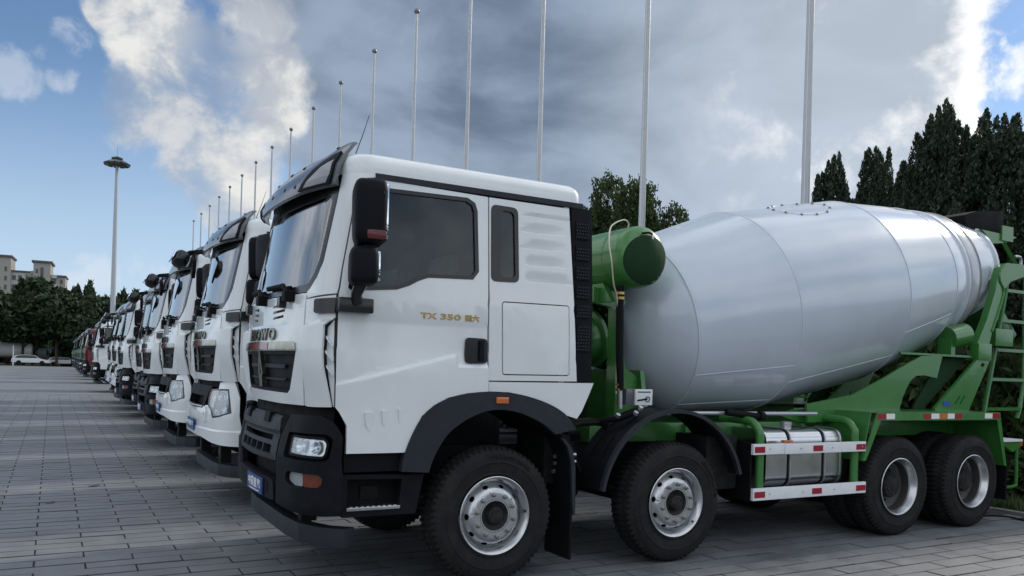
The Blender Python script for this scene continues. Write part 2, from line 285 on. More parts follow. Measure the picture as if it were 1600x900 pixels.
class MB:
    """collects shapes for one mesh object"""
    def __init__(s): s.v = []; s.f = []
    def add(s, vs, fs):
        k = len(s.v); s.v += [tuple(v) for v in vs]; s.f += [tuple(i + k for i in f) for f in fs]; return s
    def box(s, x0, x1, y0, y1, z0, z1, bev=0.0):
        if bev <= 0:
            vs = [(x, y, z) for x in (x0, x1) for y in (y0, y1) for z in (z0, z1)]
            return s.add(vs, [(0, 1, 3, 2), (4, 6, 7, 5), (0, 4, 5, 1), (2, 3, 7, 6), (0, 2, 6, 4), (1, 5, 7, 3)])
        bm = bmesh.new(); bmesh.ops.create_cube(bm, size=1)
        for v in bm.verts: v.co = Vector(((x0 + x1) / 2 + v.co.x * (x1 - x0), (y0 + y1) / 2 + v.co.y * (y1 - y0), (z0 + z1) / 2 + v.co.z * (z1 - z0)))
        bmesh.ops.bevel(bm, geom=bm.edges[:], offset=bev, segments=2, profile=0.7, affect='EDGES', clamp_overlap=True)
        return s.bm(bm)
    def bm(s, bm):
        bm.verts.index_update(); s.add([v.co.copy() for v in bm.verts], [[v.index for v in f.verts] for f in bm.faces]); bm.free(); return s
    def prism(s, poly, ax, a, b, bev=0.0):
        """2D outline extruded along axis ax from a to b"""
        bm = bmesh.new(); n = len(poly)
        def pt(p, t):
            q = list(p); q.insert(ax, t); return q
        lo = [bm.verts.new(pt(p, a)) for p in poly]; hi = [bm.verts.new(pt(p, b)) for p in poly]
        bm.faces.new(lo[::-1]); bm.faces.new(hi)
        for i in range(n): bm.faces.new((lo[i], lo[(i + 1) % n], hi[(i + 1) % n], hi[i]))
        bmesh.ops.recalc_face_normals(bm, faces=bm.faces)
        if bev: bmesh.ops.bevel(bm, geom=[e for e in bm.edges], offset=bev, segments=2, profile=0.7, affect='EDGES', clamp_overlap=True)
        bmesh.ops.triangulate(bm, faces=[f for f in bm.faces if len(f.verts) > 4])
        return s.bm(bm)
    def tube(s, pts, r, seg=10, cap=True, closed=False):
        pts = [Vector(p) for p in pts]; n = len(pts); rr = r if isinstance(r, (list, tuple)) else [r] * n
        t0 = (pts[1] - pts[0]).normalized(); up = Vector((0, 0, 1)) if abs(t0.z) < 0.9 else Vector((1, 0, 0))
        nrm = t0.cross(up).normalized(); k = len(s.v)
        for i, p in enumerate(pts):
            if closed: t = (pts[(i + 1) % n] - pts[i - 1]).normalized()
            else: t = (pts[min(i + 1, n - 1)] - pts[max(i - 1, 0)]).normalized()
            nrm = (nrm - t * nrm.dot(t)).normalized(); bn = t.cross(nrm)
            for j in range(seg):
                a = 2 * PI * j / seg; s.v.append(tuple(p + (nrm * math.cos(a) + bn * math.sin(a)) * rr[i]))
        for i in range(n if closed else n - 1):
            for j in range(seg):
                a = k + i * seg + j; b = k + i * seg + (j + 1) % seg; i2 = (i + 1) % n
                s.f.append((a, b, k + i2 * seg + (j + 1) % seg, k + i2 * seg + j))
        if cap and not closed:
            s.f.append(tuple(k + j for j in range(seg))[::-1]); s.f.append(tuple(k + (n - 1) * seg + j for j in range(seg)))
        return s
    def lathe(s, prof, org, axis, seg=48, caps=(True, True), a0=0.0, a1=2 * PI):
        """profile (along, radius) turned round axis through org"""
        ax = Vector(axis).normalized(); up = Vector((0, 0, 1)) if abs(ax.z) < 0.9 else Vector((1, 0, 0))
        e1 = (up - ax * up.dot(ax)).normalized(); e2 = ax.cross(e1); k = len(s.v); full = abs(a1 - a0 - 2 * PI) < 1e-6; ns = seg if full else seg + 1
        for (d, r) in prof:
            for j in range(ns):
                a = a0 + (a1 - a0) * j / seg; s.v.append(tuple(Vector(org) + ax * d + (e1 * math.cos(a) + e2 * math.sin(a)) * r))
        for i in range(len(prof) - 1):
            for j in range(seg):
                j2 = (j + 1) % ns
                s.f.append((k + i * ns + j, k + (i + 1) * ns + j, k + (i + 1) * ns + j2, k + i * ns + j2))
        if full and caps[0]: s.f.append(tuple(k + j for j in range(ns)))
        if full and caps[1]: s.f.append(tuple(k + (len(prof) - 1) * ns + j for j in range(ns))[::-1])
        return s
    def build(s, name, m, parent=None, **kw): return mesh_obj(name, s.v, s.f, m, parent, **kw)

def arc_pts(pts, n=6):
    """Catmull-Rom through pts"""
    P = [Vector(p) for p in pts]; out = []
    for i in range(len(P) - 1):
        a, b, c, d = P[max(i - 1, 0)], P[i], P[i + 1], P[min(i + 2, len(P) - 1)]
        for k in range(n):
            t = k / n; out.append(0.5 * ((2 * b) + (c - a) * t + (2 * a - 5 * b + 4 * c - d) * t * t + (3 * b - a - 3 * c + d) * t ** 3))
    out.append(P[-1]); return out
def round_poly(pts, r, n=4):
    """rounds the corners of a 2D outline"""
    out = []; m = len(pts)
    for i in range(m):
        p = Vector(pts[i]); a = Vector(pts[i - 1]); b = Vector(pts[(i + 1) % m])
        da = (a - p); db = (b - p); rr = min(r, da.length * 0.45, db.length * 0.45)
        if rr < 1e-4: out.append(tuple(p)); continue
        A = p + da.normalized() * rr; B = p + db.normalized() * rr
        for k in range(n + 1):
            t = k / n; out.append(tuple(A * (1 - t) ** 2 + p * 2 * t * (1 - t) + B * t * t))
    return out
def grid_fill(outline, holes, ucuts, zcuts, lines=()):
    """triangulated 2D region with holes, cut along grid lines so that it can be bent"""
    bm = bmesh.new()
    for lp in [outline] + list(holes):
        vs = [bm.verts.new((p[0], p[1], 0)) for p in lp]
        for i in range(len(vs)): bm.edges.new((vs[i], vs[(i + 1) % len(vs)]))
    bmesh.ops.triangle_fill(bm, use_beauty=True, use_dissolve=False, edges=bm.edges[:], normal=(0, 0, 1))
    for c in ucuts: bmesh.ops.bisect_plane(bm, geom=bm.verts[:] + bm.edges[:] + bm.faces[:], dist=1e-5, plane_co=(c, 0, 0), plane_no=(1, 0, 0))
    for c in zcuts: bmesh.ops.bisect_plane(bm, geom=bm.verts[:] + bm.edges[:] + bm.faces[:], dist=1e-5, plane_co=(0, c, 0), plane_no=(0, 1, 0))
    for co, no in lines: bmesh.ops.bisect_plane(bm, geom=bm.verts[:] + bm.edges[:] + bm.faces[:], dist=1e-5, plane_co=(co[0], co[1], 0), plane_no=(no[0], no[1], 0))
    for f in bm.faces:
        if f.normal.z < 0: f.normal_flip()
    bm.verts.index_update()
    V = [(v.co.x, v.co.y) for v in bm.verts]; F = [[v.index for v in f.verts] for f in bm.faces]
    bd = [(e.link_loops[0].vert.index, e.link_loops[0].link_loop_next.vert.index) for e in bm.edges if len(e.link_loops) == 1]
    bm.free(); return V, F, bd
def thick(name, V, F, bd, fmap, m, parent, th):
    """fmap(p)-> (point, outward normal); builds a sheet of thickness th behind the mapped surface"""
    o = [fmap(p) for p in V]; n = len(V)
    vs = [q for q, _ in o] + [q - nn * th for q, nn in o]
    fs = [tuple(f) for f in F]
    if fs:   # orientation test on the largest face
        best = max(range(min(len(fs), 400)), key=lambda i: abs(poly_area([V[k] for k in fs[i]])))
        a, b, c = fs[best][:3]; nn = (vs[b] - vs[a]).cross(vs[c] - vs[a])
        if nn.dot(o[a][1]) < 0: fs = [f[::-1] for f in fs]; bd = [(b, a) for a, b in bd]
    fs += [tuple(i + n for i in f[::-1]) for f in fs]
    fs += [(b, a, a + n, b + n) for a, b in bd]
    return mesh_obj(name, vs, fs, m, parent)
def poly_area(p): return 0.5 * sum(p[i - 1][0] * p[i][1] - p[i][0] * p[i - 1][1] for i in range(len(p)))
def flat_panel(name, outline, holes, m, parent, ax, at, th):
    """sheet in a plane across axis ax, its outer face at `at`, thickness towards +ax"""
    V, F, bd = grid_fill(outline, holes, [], [])
    nrm = Vector((0, 0, 0)); nrm[ax] = -1
    def fm(p):
        q = list(p); q.insert(ax, at); return Vector(q), nrm
    return thick(name, V, F, bd, fm, m, parent, th)
def text_shape(body, size):
    """2D faces of a line of lettering, origin at its lower left"""
    cu = bpy.data.curves.new('lettering', 'FONT'); cu.body = body; cu.size = size; cu.resolution_u = 3; cu.offset = 0.02 * size
    ob = bpy.data.objects.new('lettering', cu); col.objects.link(ob)
    me = bpy.data.meshes.new_from_object(ob.evaluated_get(bpy.context.evaluated_depsgraph_get()))
    V = [(v.co.x, v.co.y) for v in me.vertices]; F = [list(p.vertices) for p in me.polygons]
    from collections import Counter
    cnt = Counter(); od = {}
    for f in F:
        for i in range(len(f)):
            a, b = f[i], f[(i + 1) % len(f)]; cnt[(min(a, b), max(a, b))] += 1; od[(min(a, b), max(a, b))] = (a, b)
    bd = [od[k] for k, c in cnt.items() if c == 1]
    bpy.data.objects.remove(ob); bpy.data.curves.remove(cu); bpy.data.meshes.remove(me)
    return V, F, bd
def lettering(name, body, m, parent, place, th=0.008, fit=None, size=1.0):
    """place(u, v) with u, v in 0..1 over the line's box -> (point, normal)"""
    V, F, bd = text_shape(body, size)
    x0 = min(v[0] for v in V); x1 = max(v[0] for v in V); y0 = min(v[1] for v in V); y1 = max(v[1] for v in V)
    return thick(name, V, F, bd, lambda p: place((p[0] - x0) / (x1 - x0), (p[1] - y0) / (y1 - y0)), m, parent, th)

# ------------------------------------------------------------------ cab shell: one smooth surface that every cab panel is cut from
# truck space: x = 0 at the first axle, + to the rear; y = 0 outer face of the near tyres, 2.5 the far ones; z up
YC = 1.25
def XF(z): return float(np.interp(z, [.3, 1.0, 1.36, 1.8, 2.2, 2.25, 3.1, 3.4], [-1.60, -1.60, -1.53, -1.565, -1.545, -1.53, -1.37, -1.30]))
def HW(z): return float(np.interp(z, [.3, 2.2, 3.1, 3.4], [1.235, 1.235, 1.20, 1.18]))
SB, SR, SRX, SK, SN = .13, .30, .27, .55, 14
def section(z):
    hw = HW(z); xf = XF(z); w0 = hw - SR
    w = np.linspace(0, w0, SN + 1); x = xf + SB * (w / hw) ** 2; s0 = 2 * SB * w0 / hw ** 2
    P0 = np.array([w0, x[-1]]); P3 = np.array([hw, x[-1] + SRX]); P1 = P0 + SR * SK * np.array([1, s0]); P2 = P3 - np.array([0, SRX * SK])
    t = np.linspace(0, 1, SN + 1)[1:, None]
    return np.vstack([np.c_[w, x], (1 - t) ** 3 * P0 + 3 * (1 - t) ** 2 * t * P1 + 3 * (1 - t) * t * t * P2 + t ** 3 * P3])
REFS = section(1.8); UREF = np.r_[0, np.cumsum(np.linalg.norm(np.diff(REFS, axis=0), axis=1))]; UC = float(UREF[-1])
_sec = {}
def sec(z):
    k = round(z, 4)
    if k not in _sec: _sec[k] = section(k)
    return _sec[k]
def SP(u, z):
    s = sec(z); a = abs(u)
    if a <= UC: w = float(np.interp(a, UREF, s[:, 0])); x = float(np.interp(a, UREF, s[:, 1]))
    else: w = s[-1, 0]; x = s[-1, 1] + a - UC
    return Vector((x, YC - math.copysign(w, u), z))
def SNRM(u, z):
    e = 0.012; du = SP(u + e, z) - SP(u - e, z); dz = SP(u, z + e) - SP(u, z - e)
    n = du.cross(dz).normalized()
    q = SP(u, z) - Vector((0.2, YC, z))
    return n if n.dot(q) > 0 else -n
def ux(x, z): return UC + x - float(sec(z)[-1, 1])
def OUT(pts):
    """outline from (u, z) points and (x, z, 1) points on the flat side"""
    out = []; n = len(pts)
    for i in range(n):
        a, b = pts[i], pts[(i + 1) % n]
        if len(a) == 3 and len(b) == 3:
            m = max(1, int(abs(b[1] - a[1]) / 0.12))
            for k in range(m):
                t = k / m; x = a[0] + (b[0] - a[0]) * t; z = a[1] + (b[1] - a[1]) * t; out.append((ux(x, z), z))
        else: out.append((ux(a[0], a[1]), a[1]) if len(a) == 3 else tuple(a))
    return out
UCUT = [x for x in np.arange(-0.96, 0.97, 0.12)] + [s * x for x in np.arange(1.0, 1.40, 0.033) for s in (-1, 1)]
ZCUT = [1.0, 1.36, 1.55, 1.8, 2.0, 2.2, 2.25, 2.5, 2.8, 3.1]
def spanel(name, outline, holes, m, parent, off=0.0, th=0.025, relief=None, ucut=(), zcut=(), lines=()):
    us = [p[0] for p in outline]; zs = [p[1] for p in outline]
    bmu = [c for c in list(UCUT) + list(ucut) if min(us) + 1e-3 < c < max(us) - 1e-3]
    bmz = [c for c in list(ZCUT) + list(zcut) if min(zs) + 1e-3 < c < max(zs) - 1e-3]
    V, F, bd = grid_fill(outline, holes, bmu, bmz, lines)
    def fm(p):
        q = SP(p[0], p[1]); n = SNRM(p[0], p[1]); return q + n * (off + (relief(p[0], p[1]) if relief else 0)), n
    return thick(name, V, F, bd, fm, m, parent, th)
def sym(right): return list(right) + [(-u, z) for u, z in reversed(right) if abs(u) > 1e-6]
def inset(poly, d):
    """shrinks an outline by d"""
    s = 1 if poly_area(poly) > 0 else -1; out = []; n = len(poly)
    for i in range(n):
        p = Vector(poly[i]); a = Vector(poly[i - 1]); b = Vector(poly[(i + 1) % n])
        e1 = (p - a).normalized(); e2 = (b - p).normalized()
        n1 = Vector((-e1.y, e1.x)) * s; n2 = Vector((-e2.y, e2.x)) * s; mm = (n1 + n2)
        mm = mm.normalized() if mm.length > 1e-6 else n1
        out.append(tuple(p + mm * (d / max(0.35, mm.dot(n1)))))
    return out
def mirror(o, parent):
    """the same part on the far side of the truck"""
    me = o.data.copy(); n = len(me.vertices); co = np.empty(n * 3); me.vertices.foreach_get('co', co); co = co.reshape(-1, 3); co[:, 1] = 2.5 - co[:, 1]
    me.vertices.foreach_set('co', co.ravel()); me.flip_normals(); me.update()
    c = bpy.data.objects.new(o.name.split('.')[0], me); link(c, parent)
    for ch in KIDS.get(o.name, []):
        if ch.name.startswith(('lettering', 'indicator')): continue
        mirror(ch, c)
    return c
def smooth01(t): t = max(0, min(1, t)); return t * t * (3 - 2 * t)

CAB = set()      # names of parts that sit on the cab suspension
def build_truck():
    root = empty('mixer_truck')
    mir = []     # near-side parts to repeat on the far side
    # ---------------- hood (front flap)
    hood_r = [(0, 2.214), (.55, 2.214), (.952, 2.216), (.966, 2.11), (.966, 1.95), (.968, 1.75), (.955, 1.39), (.5, 1.383), (0, 1.385)]
    gr_r = [(0, 1.79), (.865, 1.79), (.80, 1.66), (.715, 1.50), (.66, 1.468), (0, 1.468)]
    slots = []
    for s in (-1, 1):
        for k, z in enumerate((2.128, 2.082, 2.036)):
            a, b = .245 + .01 * k, .58 - .02 * k
            q = [(s * a, z), (s * b, z + .012), (s * (b - .012), z + .032), (s * (a + .02), z + .02)]
            slots.append(q if s > 0 else q[::-1])
    hood_rel = lambda u, z: 0.010 * smooth01((1.998 - z + 0.16 * smooth01((abs(u) - .55) / .4)) / 0.02) - 0.004
    h = spanel('hood', sym(hood_r), [sym(gr_r)] + slots, 'white_paint', root, relief=hood_rel, zcut=(1.985, 1.998, 2.03, 2.08, 2.12), th=0.03)
    g = spanel('grille', inset(sym(gr_r), 0.004)[:], [], 'dark_plastic', h, off=-0.028, th=0.02)
    for z0, z1 in ((1.655, 1.685), (1.56, 1.575)):
        spanel('grille_bar', sym([(0, z1), (.60, z1), (.58, z0), (0, z0)]), [], 'fender_grey', h, off=-0.008, th=0.02)
    spanel('grille_frame', sym(gr_r), [inset(sym(gr_r), 0.028)], 'dark_plastic', h, off=0.002, th=0.028)
    spanel('slot_backing', sym([(0, 2.17), (.62, 2.17), (.62, 2.02), (0, 2.02)]), [], 'visor_grey', h, off=-0.055, th=0.01)
    spanel('chrome_strip', sym([(0, 1.864), (.80, 1.860), (.850, 1.848), (.872, 1.800), (.865, 1.792), (0, 1.792)]), [], 'strip_chrome', h, off=0.018, th=0.016)
    spanel('badge', [(-.42, 1.800), (.26, 1.800), (.26, 1.853), (-.42, 1.855)], [], 'badge_red', h, off=0.021, th=0.004)
    for k, (ch, a, b) in enumerate((('H', -.43, -.26), ('O', -.215, -.03), ('W', .0, .215), ('O', .245, .42))):
        lettering('lettering', ch, 'letter_chrome', h, lambda s, t, a=a, b=b: (SP(a + (b - a) * s, 1.873 + .098 * t) + SNRM(a + (b - a) * s, 1.9) * 0.020, SNRM(a + (b - a) * s, 1.9)), th=0.016)
    em = [(-.045, 1.50), (.045, 1.50), (.05, 1.585), (.075, 1.60), (.062, 1.66), (.028, 1.755), (.022, 1.79), (-.022, 1.79), (-.028, 1.755), (-.062, 1.66), (-.075, 1.60), (-.05, 1.585)]
    spanel('emblem', em, [[(-.02, 1.60), (.02, 1.60), (.012, 1.69), (-.012, 1.69)]], 'letter_chrome', h, off=0.022, th=0.03)
    # ---------------- corner panels, vent strips
    cor = [(.972, 2.165), (1.125, 2.180), (1.255, 2.194), (1.262, 2.035), (1.200, 1.972), (1.204, 1.83), (1.201, 1.683), (1.216, 1.533), (1.234, 1.392), (1.1, 1.388), (.965, 1.388), (.976, 1.75), (.974, 1.95)]
    rel = lambda u, z: 0.050 * smooth01((2.02 + 0.14 * (abs(u) - 1.2) - z) / 0.03) * smooth01((abs(u) - .985) / .04) * (0.35 + 0.65 * smooth01((z - 1.36) / .35))
    mir.append(spanel('corner_panel', cor, [], 'white_paint', root, relief=rel, ucut=(.985, 1.005, 1.02), zcut=(1.97, 1.985, 2.0, 2.02, 1.7, 1.9), th=0.03))
    st = [(1.252, 2.018), (1.263, 1.83), (1.260, 1.6), (1.246, 1.392), (1.238, 1.392), (1.220, 1.533), (1.205, 1.683), (1.208, 1.83), (1.204, 1.962)]
    vs = spanel('vent_strip', st, [], 'white_paint', root, off=-0.018, th=0.01); mir.append(vs)
    for z in (1.87, 1.765, 1.66):
        spanel('vent_fin', [(1.208 + (1.7 - z) * .06 * (z < 1.7), z + .03), (1.262, z - .045), (1.262, z - .055), (1.21 + (1.7 - z) * .06 * (z < 1.7), z + .012)], [], 'white_paint', vs, off=0.012, th=0.028)
    # ---------------- pillars, windscreen
    pil = [(1.097, 3.098), (1.097, 2.9), (1.092, 2.66), (1.086, 2.444), (1.047, 2.327), (.985, 2.243), (.962, 2.226), (.962, 2.205), (.99, 2.178), (1.125, 2.193), (1.258, 2.207), (1.250, 2.389),
           (1.246, 2.658), (1.241, 2.944), (1.243, 3.028), (1.285, 3.060), (1.366, 3.072), (1.40, 3.075), (1.40, 3.098)]
    mir.append(spanel('roof_pillar', pil, [], 'white_paint', root, th=0.05))
    ws_r = [(0, 3.075), (1.088, 3.075), (1.088, 2.9), (1.083, 2.66), (1.077, 2.444), (1.038, 2.327), (.97, 2.243), (.94, 2.224), (0, 2.222)]
    wi_r = [(0, 2.955), (1.00, 2.945), (1.03, 2.90), (1.030, 2.66), (1.022, 2.46), (.985, 2.35), (.92, 2.285), (0, 2.262)]
    w = spanel('windscreen', inset(sym(ws_r), .02), [], 'windscreen', root, off=-0.012, th=0.006)
    spanel('windscreen_border', sym(ws_r), [sym(wi_r)], 'black_gloss', w, off=-0.006, th=0.004)
    # ---------------- doors
    crease_a, crease_b = (1.274, 1.567), (2.215, 1.806)
    def door_rel(u, z):
        zc = crease_a[1] + (u - crease_a[0]) * (crease_b[1] - crease_a[1]) / (crease_b[0] - crease_a[0])
        zc = min(zc, 1.805) if u < 2.22 else 1.735
        return 0.026 * smooth01((zc - z) / 0.022) * (0.35 + 0.65 * smooth01((u - 1.27) / .5)) - 0.008 * smooth01((2.045 - z) / 0.02) * smooth01((z - 1.6) / .3)
    door = OUT([(1.375, 3.062), (1.292, 3.050), (1.254, 3.022), (1.252, 2.944), (1.257, 2.658), (1.261, 2.389), (1.274, 2.175), (1.290, 1.832), (1.262, 1.39), (-1.225, 1.26, 1), (-1.225, 1.06, 1), (-.775, 1.06, 1),
                (-.765, 1.10, 1), (-.655, 1.33, 1), (-.56, 1.41, 1), (-.44, 1.47, 1), (-.28, 1.505, 1), (-.098, 1.52, 1), (-.122, 3.046, 1)])
    win = [(1.283, 2.99), (1.30, 3.004)] + OUT([(-1.0, 3.005, 1), (-.30, 3.018, 1), (-.235, 2.985, 1), (-.213, 2.925, 1), (-.195, 2.45, 1), (-.245, 2.385, 1), (-.62, 2.37, 1), (-.70, 2.34, 1), (-.77, 2.30, 1), (-.87, 2.262, 1), (-1.07, 2.243, 1), (1.345, 2.235), (1.325, 2.25), (1.305, 2.575)])
    th = math.atan2(crease_b[1] - crease_a[1], crease_b[0] - crease_a[0])
    d = spanel('door', door, [win], 'white_paint', root, relief=door_rel, zcut=(2.025, 2.045, 1.66, 1.7, 1.735, 1.765, 1.805, 1.6, 1.57, 1.63, 1.85), ucut=list(np.arange(1.45, 2.4, 0.1)) + [2.19, 2.215, 2.24], lines=[((crease_a[0], crease_a[1] + o_), (-math.sin(th), math.cos(th))) for o_ in (.002, -.008, -.016, -.024, -.04)], th=0.035); mir.append(d)
    spanel('window_frame', win, [inset(win, 0.030)], 'black_gloss', d, off=0.003, th=0.03)
    spanel('window_glass', inset(win, 0.022), [], 'side_glass', d, off=-0.012, th=0.006)
    hb = round_poly([(-.300, 1.935), (-.112, 1.93), (-.106, 1.738), (-.300, 1.735)], .035)
    hdl = spanel('door_handle', OUT([(x, z, 1) for x, z in hb]), [], 'black_gloss', d, off=0.012, th=0.02)
    spanel('handle_grip', OUT([(-.185, 1.915, 1), (-.150, 1.915, 1), (-.146, 1.755, 1), (-.18, 1.755, 1)]), [], 'dark_plastic', hdl, off=0.035, th=0.02)
    for x0, x1, z1 in ((-1.10, -1.00, 1.36), (-.975, -.875, 1.375), (-.85, -.745, 1.39)):
        o = [(x0, z1 - .005, 1), (x1 - .03, z1, 1), (x1 - .025, z1 - .09, 1), (x1, z1 - .155, 1), (x0 + .045, z1 - .15, 1), (x0 + .012, z1 - .10, 1)]
        ou = OUT(o); u0 = min(q[0] for q in ou)
        spanel('air_scoop', ou, [], 'white_paint', d, relief=lambda u, z, u0=u0: 0.018 + 0.020 * max(0, 1 - (u - u0) / .08), ucut=(u0 + .02, u0 + .05), th=0.02)
    def onside(x0, x1, z0, z1, off):
        def f(s, t):
            z = z0 + (z1 - z0) * t; u = ux(x0 + (x1 - x0) * s, z); return SP(u, z) + SNRM(u, z) * off, SNRM(u, z)
        return f
    lettering('lettering', 'TX', 'gold_chrome', d, onside(-.678, -.545, 2.062, 2.106, .006), th=0.012)
    lettering('lettering', '350', 'gold_chrome', d, onside(-.515, -.345, 2.062, 2.106, .006), th=0.012)
    lettering('lettering', '国六', 'gold_chrome', d, onside(-.305, -.185, 2.058, 2.110, .006), th=0.012)
    dots = MB()
    for x, r in ((-.665, .011), (-.60, .011)): dots.lathe([(0, r), (.006, r)], (x, .045, 3.032), (0, -1, 0), 10)
    # ---------------- rear side panel
    side = OUT([(-.110, 3.046, 1), (.640, 3.046, 1), (.745, 1.612, 1), (-.086, 1.605, 1)])
    qw = OUT(round_poly([(-.098, 2.995), (.150, 2.990), (.168, 2.392), (-.092, 2.385)], .05)) if False else OUT([(x, z, 1) for x, z in round_poly([(-.094, 2.995), (.150, 2.990), (.166, 2.392), (-.088, 2.385)], .05)])
    hatch_xy = round_poly([(.012, 2.235), (.652, 2.240), (.672, 1.655), (.032, 1.650)], .03)
    hatch = OUT([(x, z, 1) for x, z in hatch_xy])
    def rib_rel(u, z):
        if z < 2.38: return 0.0
        x = u - UC + float(sec(z)[-1, 1])
        f = smooth01((x - .21) / .05) * smooth01((.64 - x) / .03)
        t = ((z - 2.41) / 0.1325) % 1.0
        return -0.016 * f * (1 - smooth01(t / 0.75)) if z < 2.95 else 0.0
    ribs = [2.41 + .1325 * k + e for k in range(5) for e in (-.004, .004, .03, .06, .09)]
    sp = spanel('side_panel', side, [qw, hatch], 'white_paint', root, relief=rib_rel, zcut=ribs, ucut=list(ux(0, 2.5) + np.array([.21, .235, .26, .62, .64])), th=0.035); mir.append(sp)
    spanel('window_frame', qw, [OUT([(x, z, 1) for x, z in round_poly([(-.01, 2.955), (.115, 2.952), (.133, 2.43), (-.002, 2.425)], .04)])], 'black_gloss', sp, off=0.004, th=0.03)
    spanel('window_glass', inset(qw, .02), [], 'side_glass', sp, off=-0.010, th=0.006)
    spanel('hatch', inset(hatch, 0.009), [], 'white_paint', sp, off=0.003, th=0.03)
    low = OUT([(-.084, 1.595, 1), (.915, 1.600, 1), (.87, 1.50, 1), (.755, 1.30, 1), (.63, 1.335, 1), (.50, 1.415, 1), (.31, 1.475, 1), (.1, 1.515, 1), (-.082, 1.52, 1)])
    mir.append(spanel('lower_side_panel', low, [], 'white_paint', root, off=0.004, th=0.04))
    stp = OUT([(-1.05, 3.103, 1), (.775, 3.103, 1), (.785, 3.060, 1), (-1.05, 3.060, 1)])
    mir.append(spanel('roof_gutter', stp, [], 'fender_grey', root, off=0.006, th=0.03))
    # inner shell, coloured dark to put shade into the panel gaps; seen through the glass
    big = OUT([(0.0, 3.09), (1.36, 3.09), (.66, 3.09, 1), (.73, 1.50, 1), (.1, 1.53, 1), (-.3, 1.50, 1), (-.55, 1.40, 1), (-.72, 1.2, 1), (-1.15, 1.15, 1), (1.30, 1.40), (0, 1.40)])
    hs = [sym_half for sym_half in ([(0.02, 2.99), (1.03, 2.985), (1.05, 2.66), (1.045, 2.444), (1.0, 2.33), (.93, 2.26), (.02, 2.24)],)]
    mir.append(spanel('inner_shell', big, [hs[0], inset(win, .012), inset(qw, .012)], 'interior_grey', root, off=-0.052, th=0.015))
    b = MB(); b.box(.60, .655, .06, 2.44, 1.56, 3.10, .02).build('rear_wall', 'white_paint', root)
    MB().box(-1.36, .60, .10, 2.40, 1.50, 1.56).build('cab_floor', 'black_matte', root)
    MB().box(-1.15, .60, .12, 2.38, 3.055, 3.085).build('headliner', 'trim_light', root)
    da = MB(); da.prism([(-1.40, 1.6), (-1.02, 1.6), (-.95, 2.0), (-1.0, 2.17), (-1.22, 2.22), (-1.40, 2.19)], 1, .16, 2.34, .02); da.build('dashboard', 'interior_grey', root); MB().box(-1.24, -1.02, .5, .95, 2.225, 2.232).build('added_pale_sheet', 'plate_white', root)  # white sheet added on the dashboard so the windscreen reads paler
    for yc in (.62, 1.86):
        s1 = empty('x') if False else None
        sb_ = MB(); sb_.prism([(-.72, 1.95), (-.18, 1.93), (-.08, 2.55), (-.02, 2.62), (-.08, 2.93), (-.19, 2.93), (-.22, 2.64), (-.32, 2.10), (-.74, 2.09)], 1, yc - .25, yc + .25, .03)
        so = sb_.build('seat', 'seat_cloth', root)
        MB().prism([(-.36, 2.12), (-.245, 2.62), (-.20, 2.64), (-.215, 2.5), (-.31, 2.08)], 1, yc - .255, yc + .255, .004).build('seat_cover', 'plastic_film', so)
        MB().box(-.66, -.2, yc - .2, yc + .2, 1.56, 1.95, .02).build('seat_base', 'black_matte', so)
    ring = [Vector((-.93, .62, 2.20)) + Matrix.Rotation(R(-32), 3, 'Y') @ Vector((.23 * math.cos(a), .23 * math.sin(a), 0)) for a in np.linspace(0, 2 * PI, 29)[:-1]]
    sw = MB(); sw.tube(ring, .016, 8, closed=True); sw.tube([(-.93, .40, 2.20), (-.93, .84, 2.20)], .018, 6); sw.tube([(-.93, .62, 2.20), (-1.05, .62, 1.95)], .03, 8)
    sw.build('steering_wheel', 'black_matte', root)
    # ---------------- roof
    per = []                                           # plan outline at the gutter, front centre -> near side -> rear centre
    for u in list(np.linspace(0, .95, 10)) + list(np.linspace(1.0, UC, 12)): q = SP(float(u), 3.10); per.append((q.x, q.y))
    y0 = per[-1][1]
    for x in np.linspace(per[-1][0], .70, 10)[1:]: per.append((float(x), y0))
    for a in np.linspace(0, PI / 2, 7)[1:]: per.append((.70 + .08 * math.sin(a), y0 + .10 * (1 - math.cos(a))))
    for y in np.linspace(y0 + .10, 1.25, 7)[1:]: per.append((.78, float(y)))
    full = per + [(x, 2.5 - y) for x, y in reversed(per[1:-1])]
    rows = [(0, -.006, .0), (0, .02, .0), (.002, .075, .0), (.016, .118, .02), (.045, .148, .05), (.10, .168, .12), (.25, .195, .3), (.55, .225, .6), (1.0, .235, 1.0)]
    V = []; F = []; n = len(full)
    for k, h, _ in rows:
        for (x, y) in full:
            cx, cy = min(max(x, -.75), .30), 1.25
            V.append((x + (cx - x) * min(1, k * (1 + 1.3 * (x > .6))) if k < 1 else cx, y + (cy - y) * k, 3.10 + h))
    for i in range(len(rows) - 1):
        for j in range(n): j2 = (j + 1) % n; F.append((i * n + j, i * n + j2, (i + 1) * n + j2, (i + 1) * n + j))
    rf = mesh_obj('roof', V, F, 'white_paint', root, angle=60)
    # ---------------- sun visor over the windscreen
    V = []; F = []; us = np.linspace(-1.10, 1.10, 41); prof = []
    for i, u in enumerate(us):
        a = abs(u) / 1.10
        e = smooth01((a - .55) / .45)
        for k, (t, out, z) in enumerate(((0, .105, 3.000), (.2, .118, 3.05), (.45, .10, 3.13), (.7, .045, 3.22), (.9, -.02, 3.285), (1, -.06, 3.305))):
            zz = z + (.035 * (1 - a * a)) * t + e * (.010 + .045 * t)
            q = SP(float(u), min(zz, 3.3)); nn = SNRM(float(u), 3.0); nn.z = 0; nn.normalize()
            oo = out - e * (.055 * (1 - t) + .0 * t)
            V.append(Vector((q.x, q.y, zz)) + nn * oo)
    m = 6
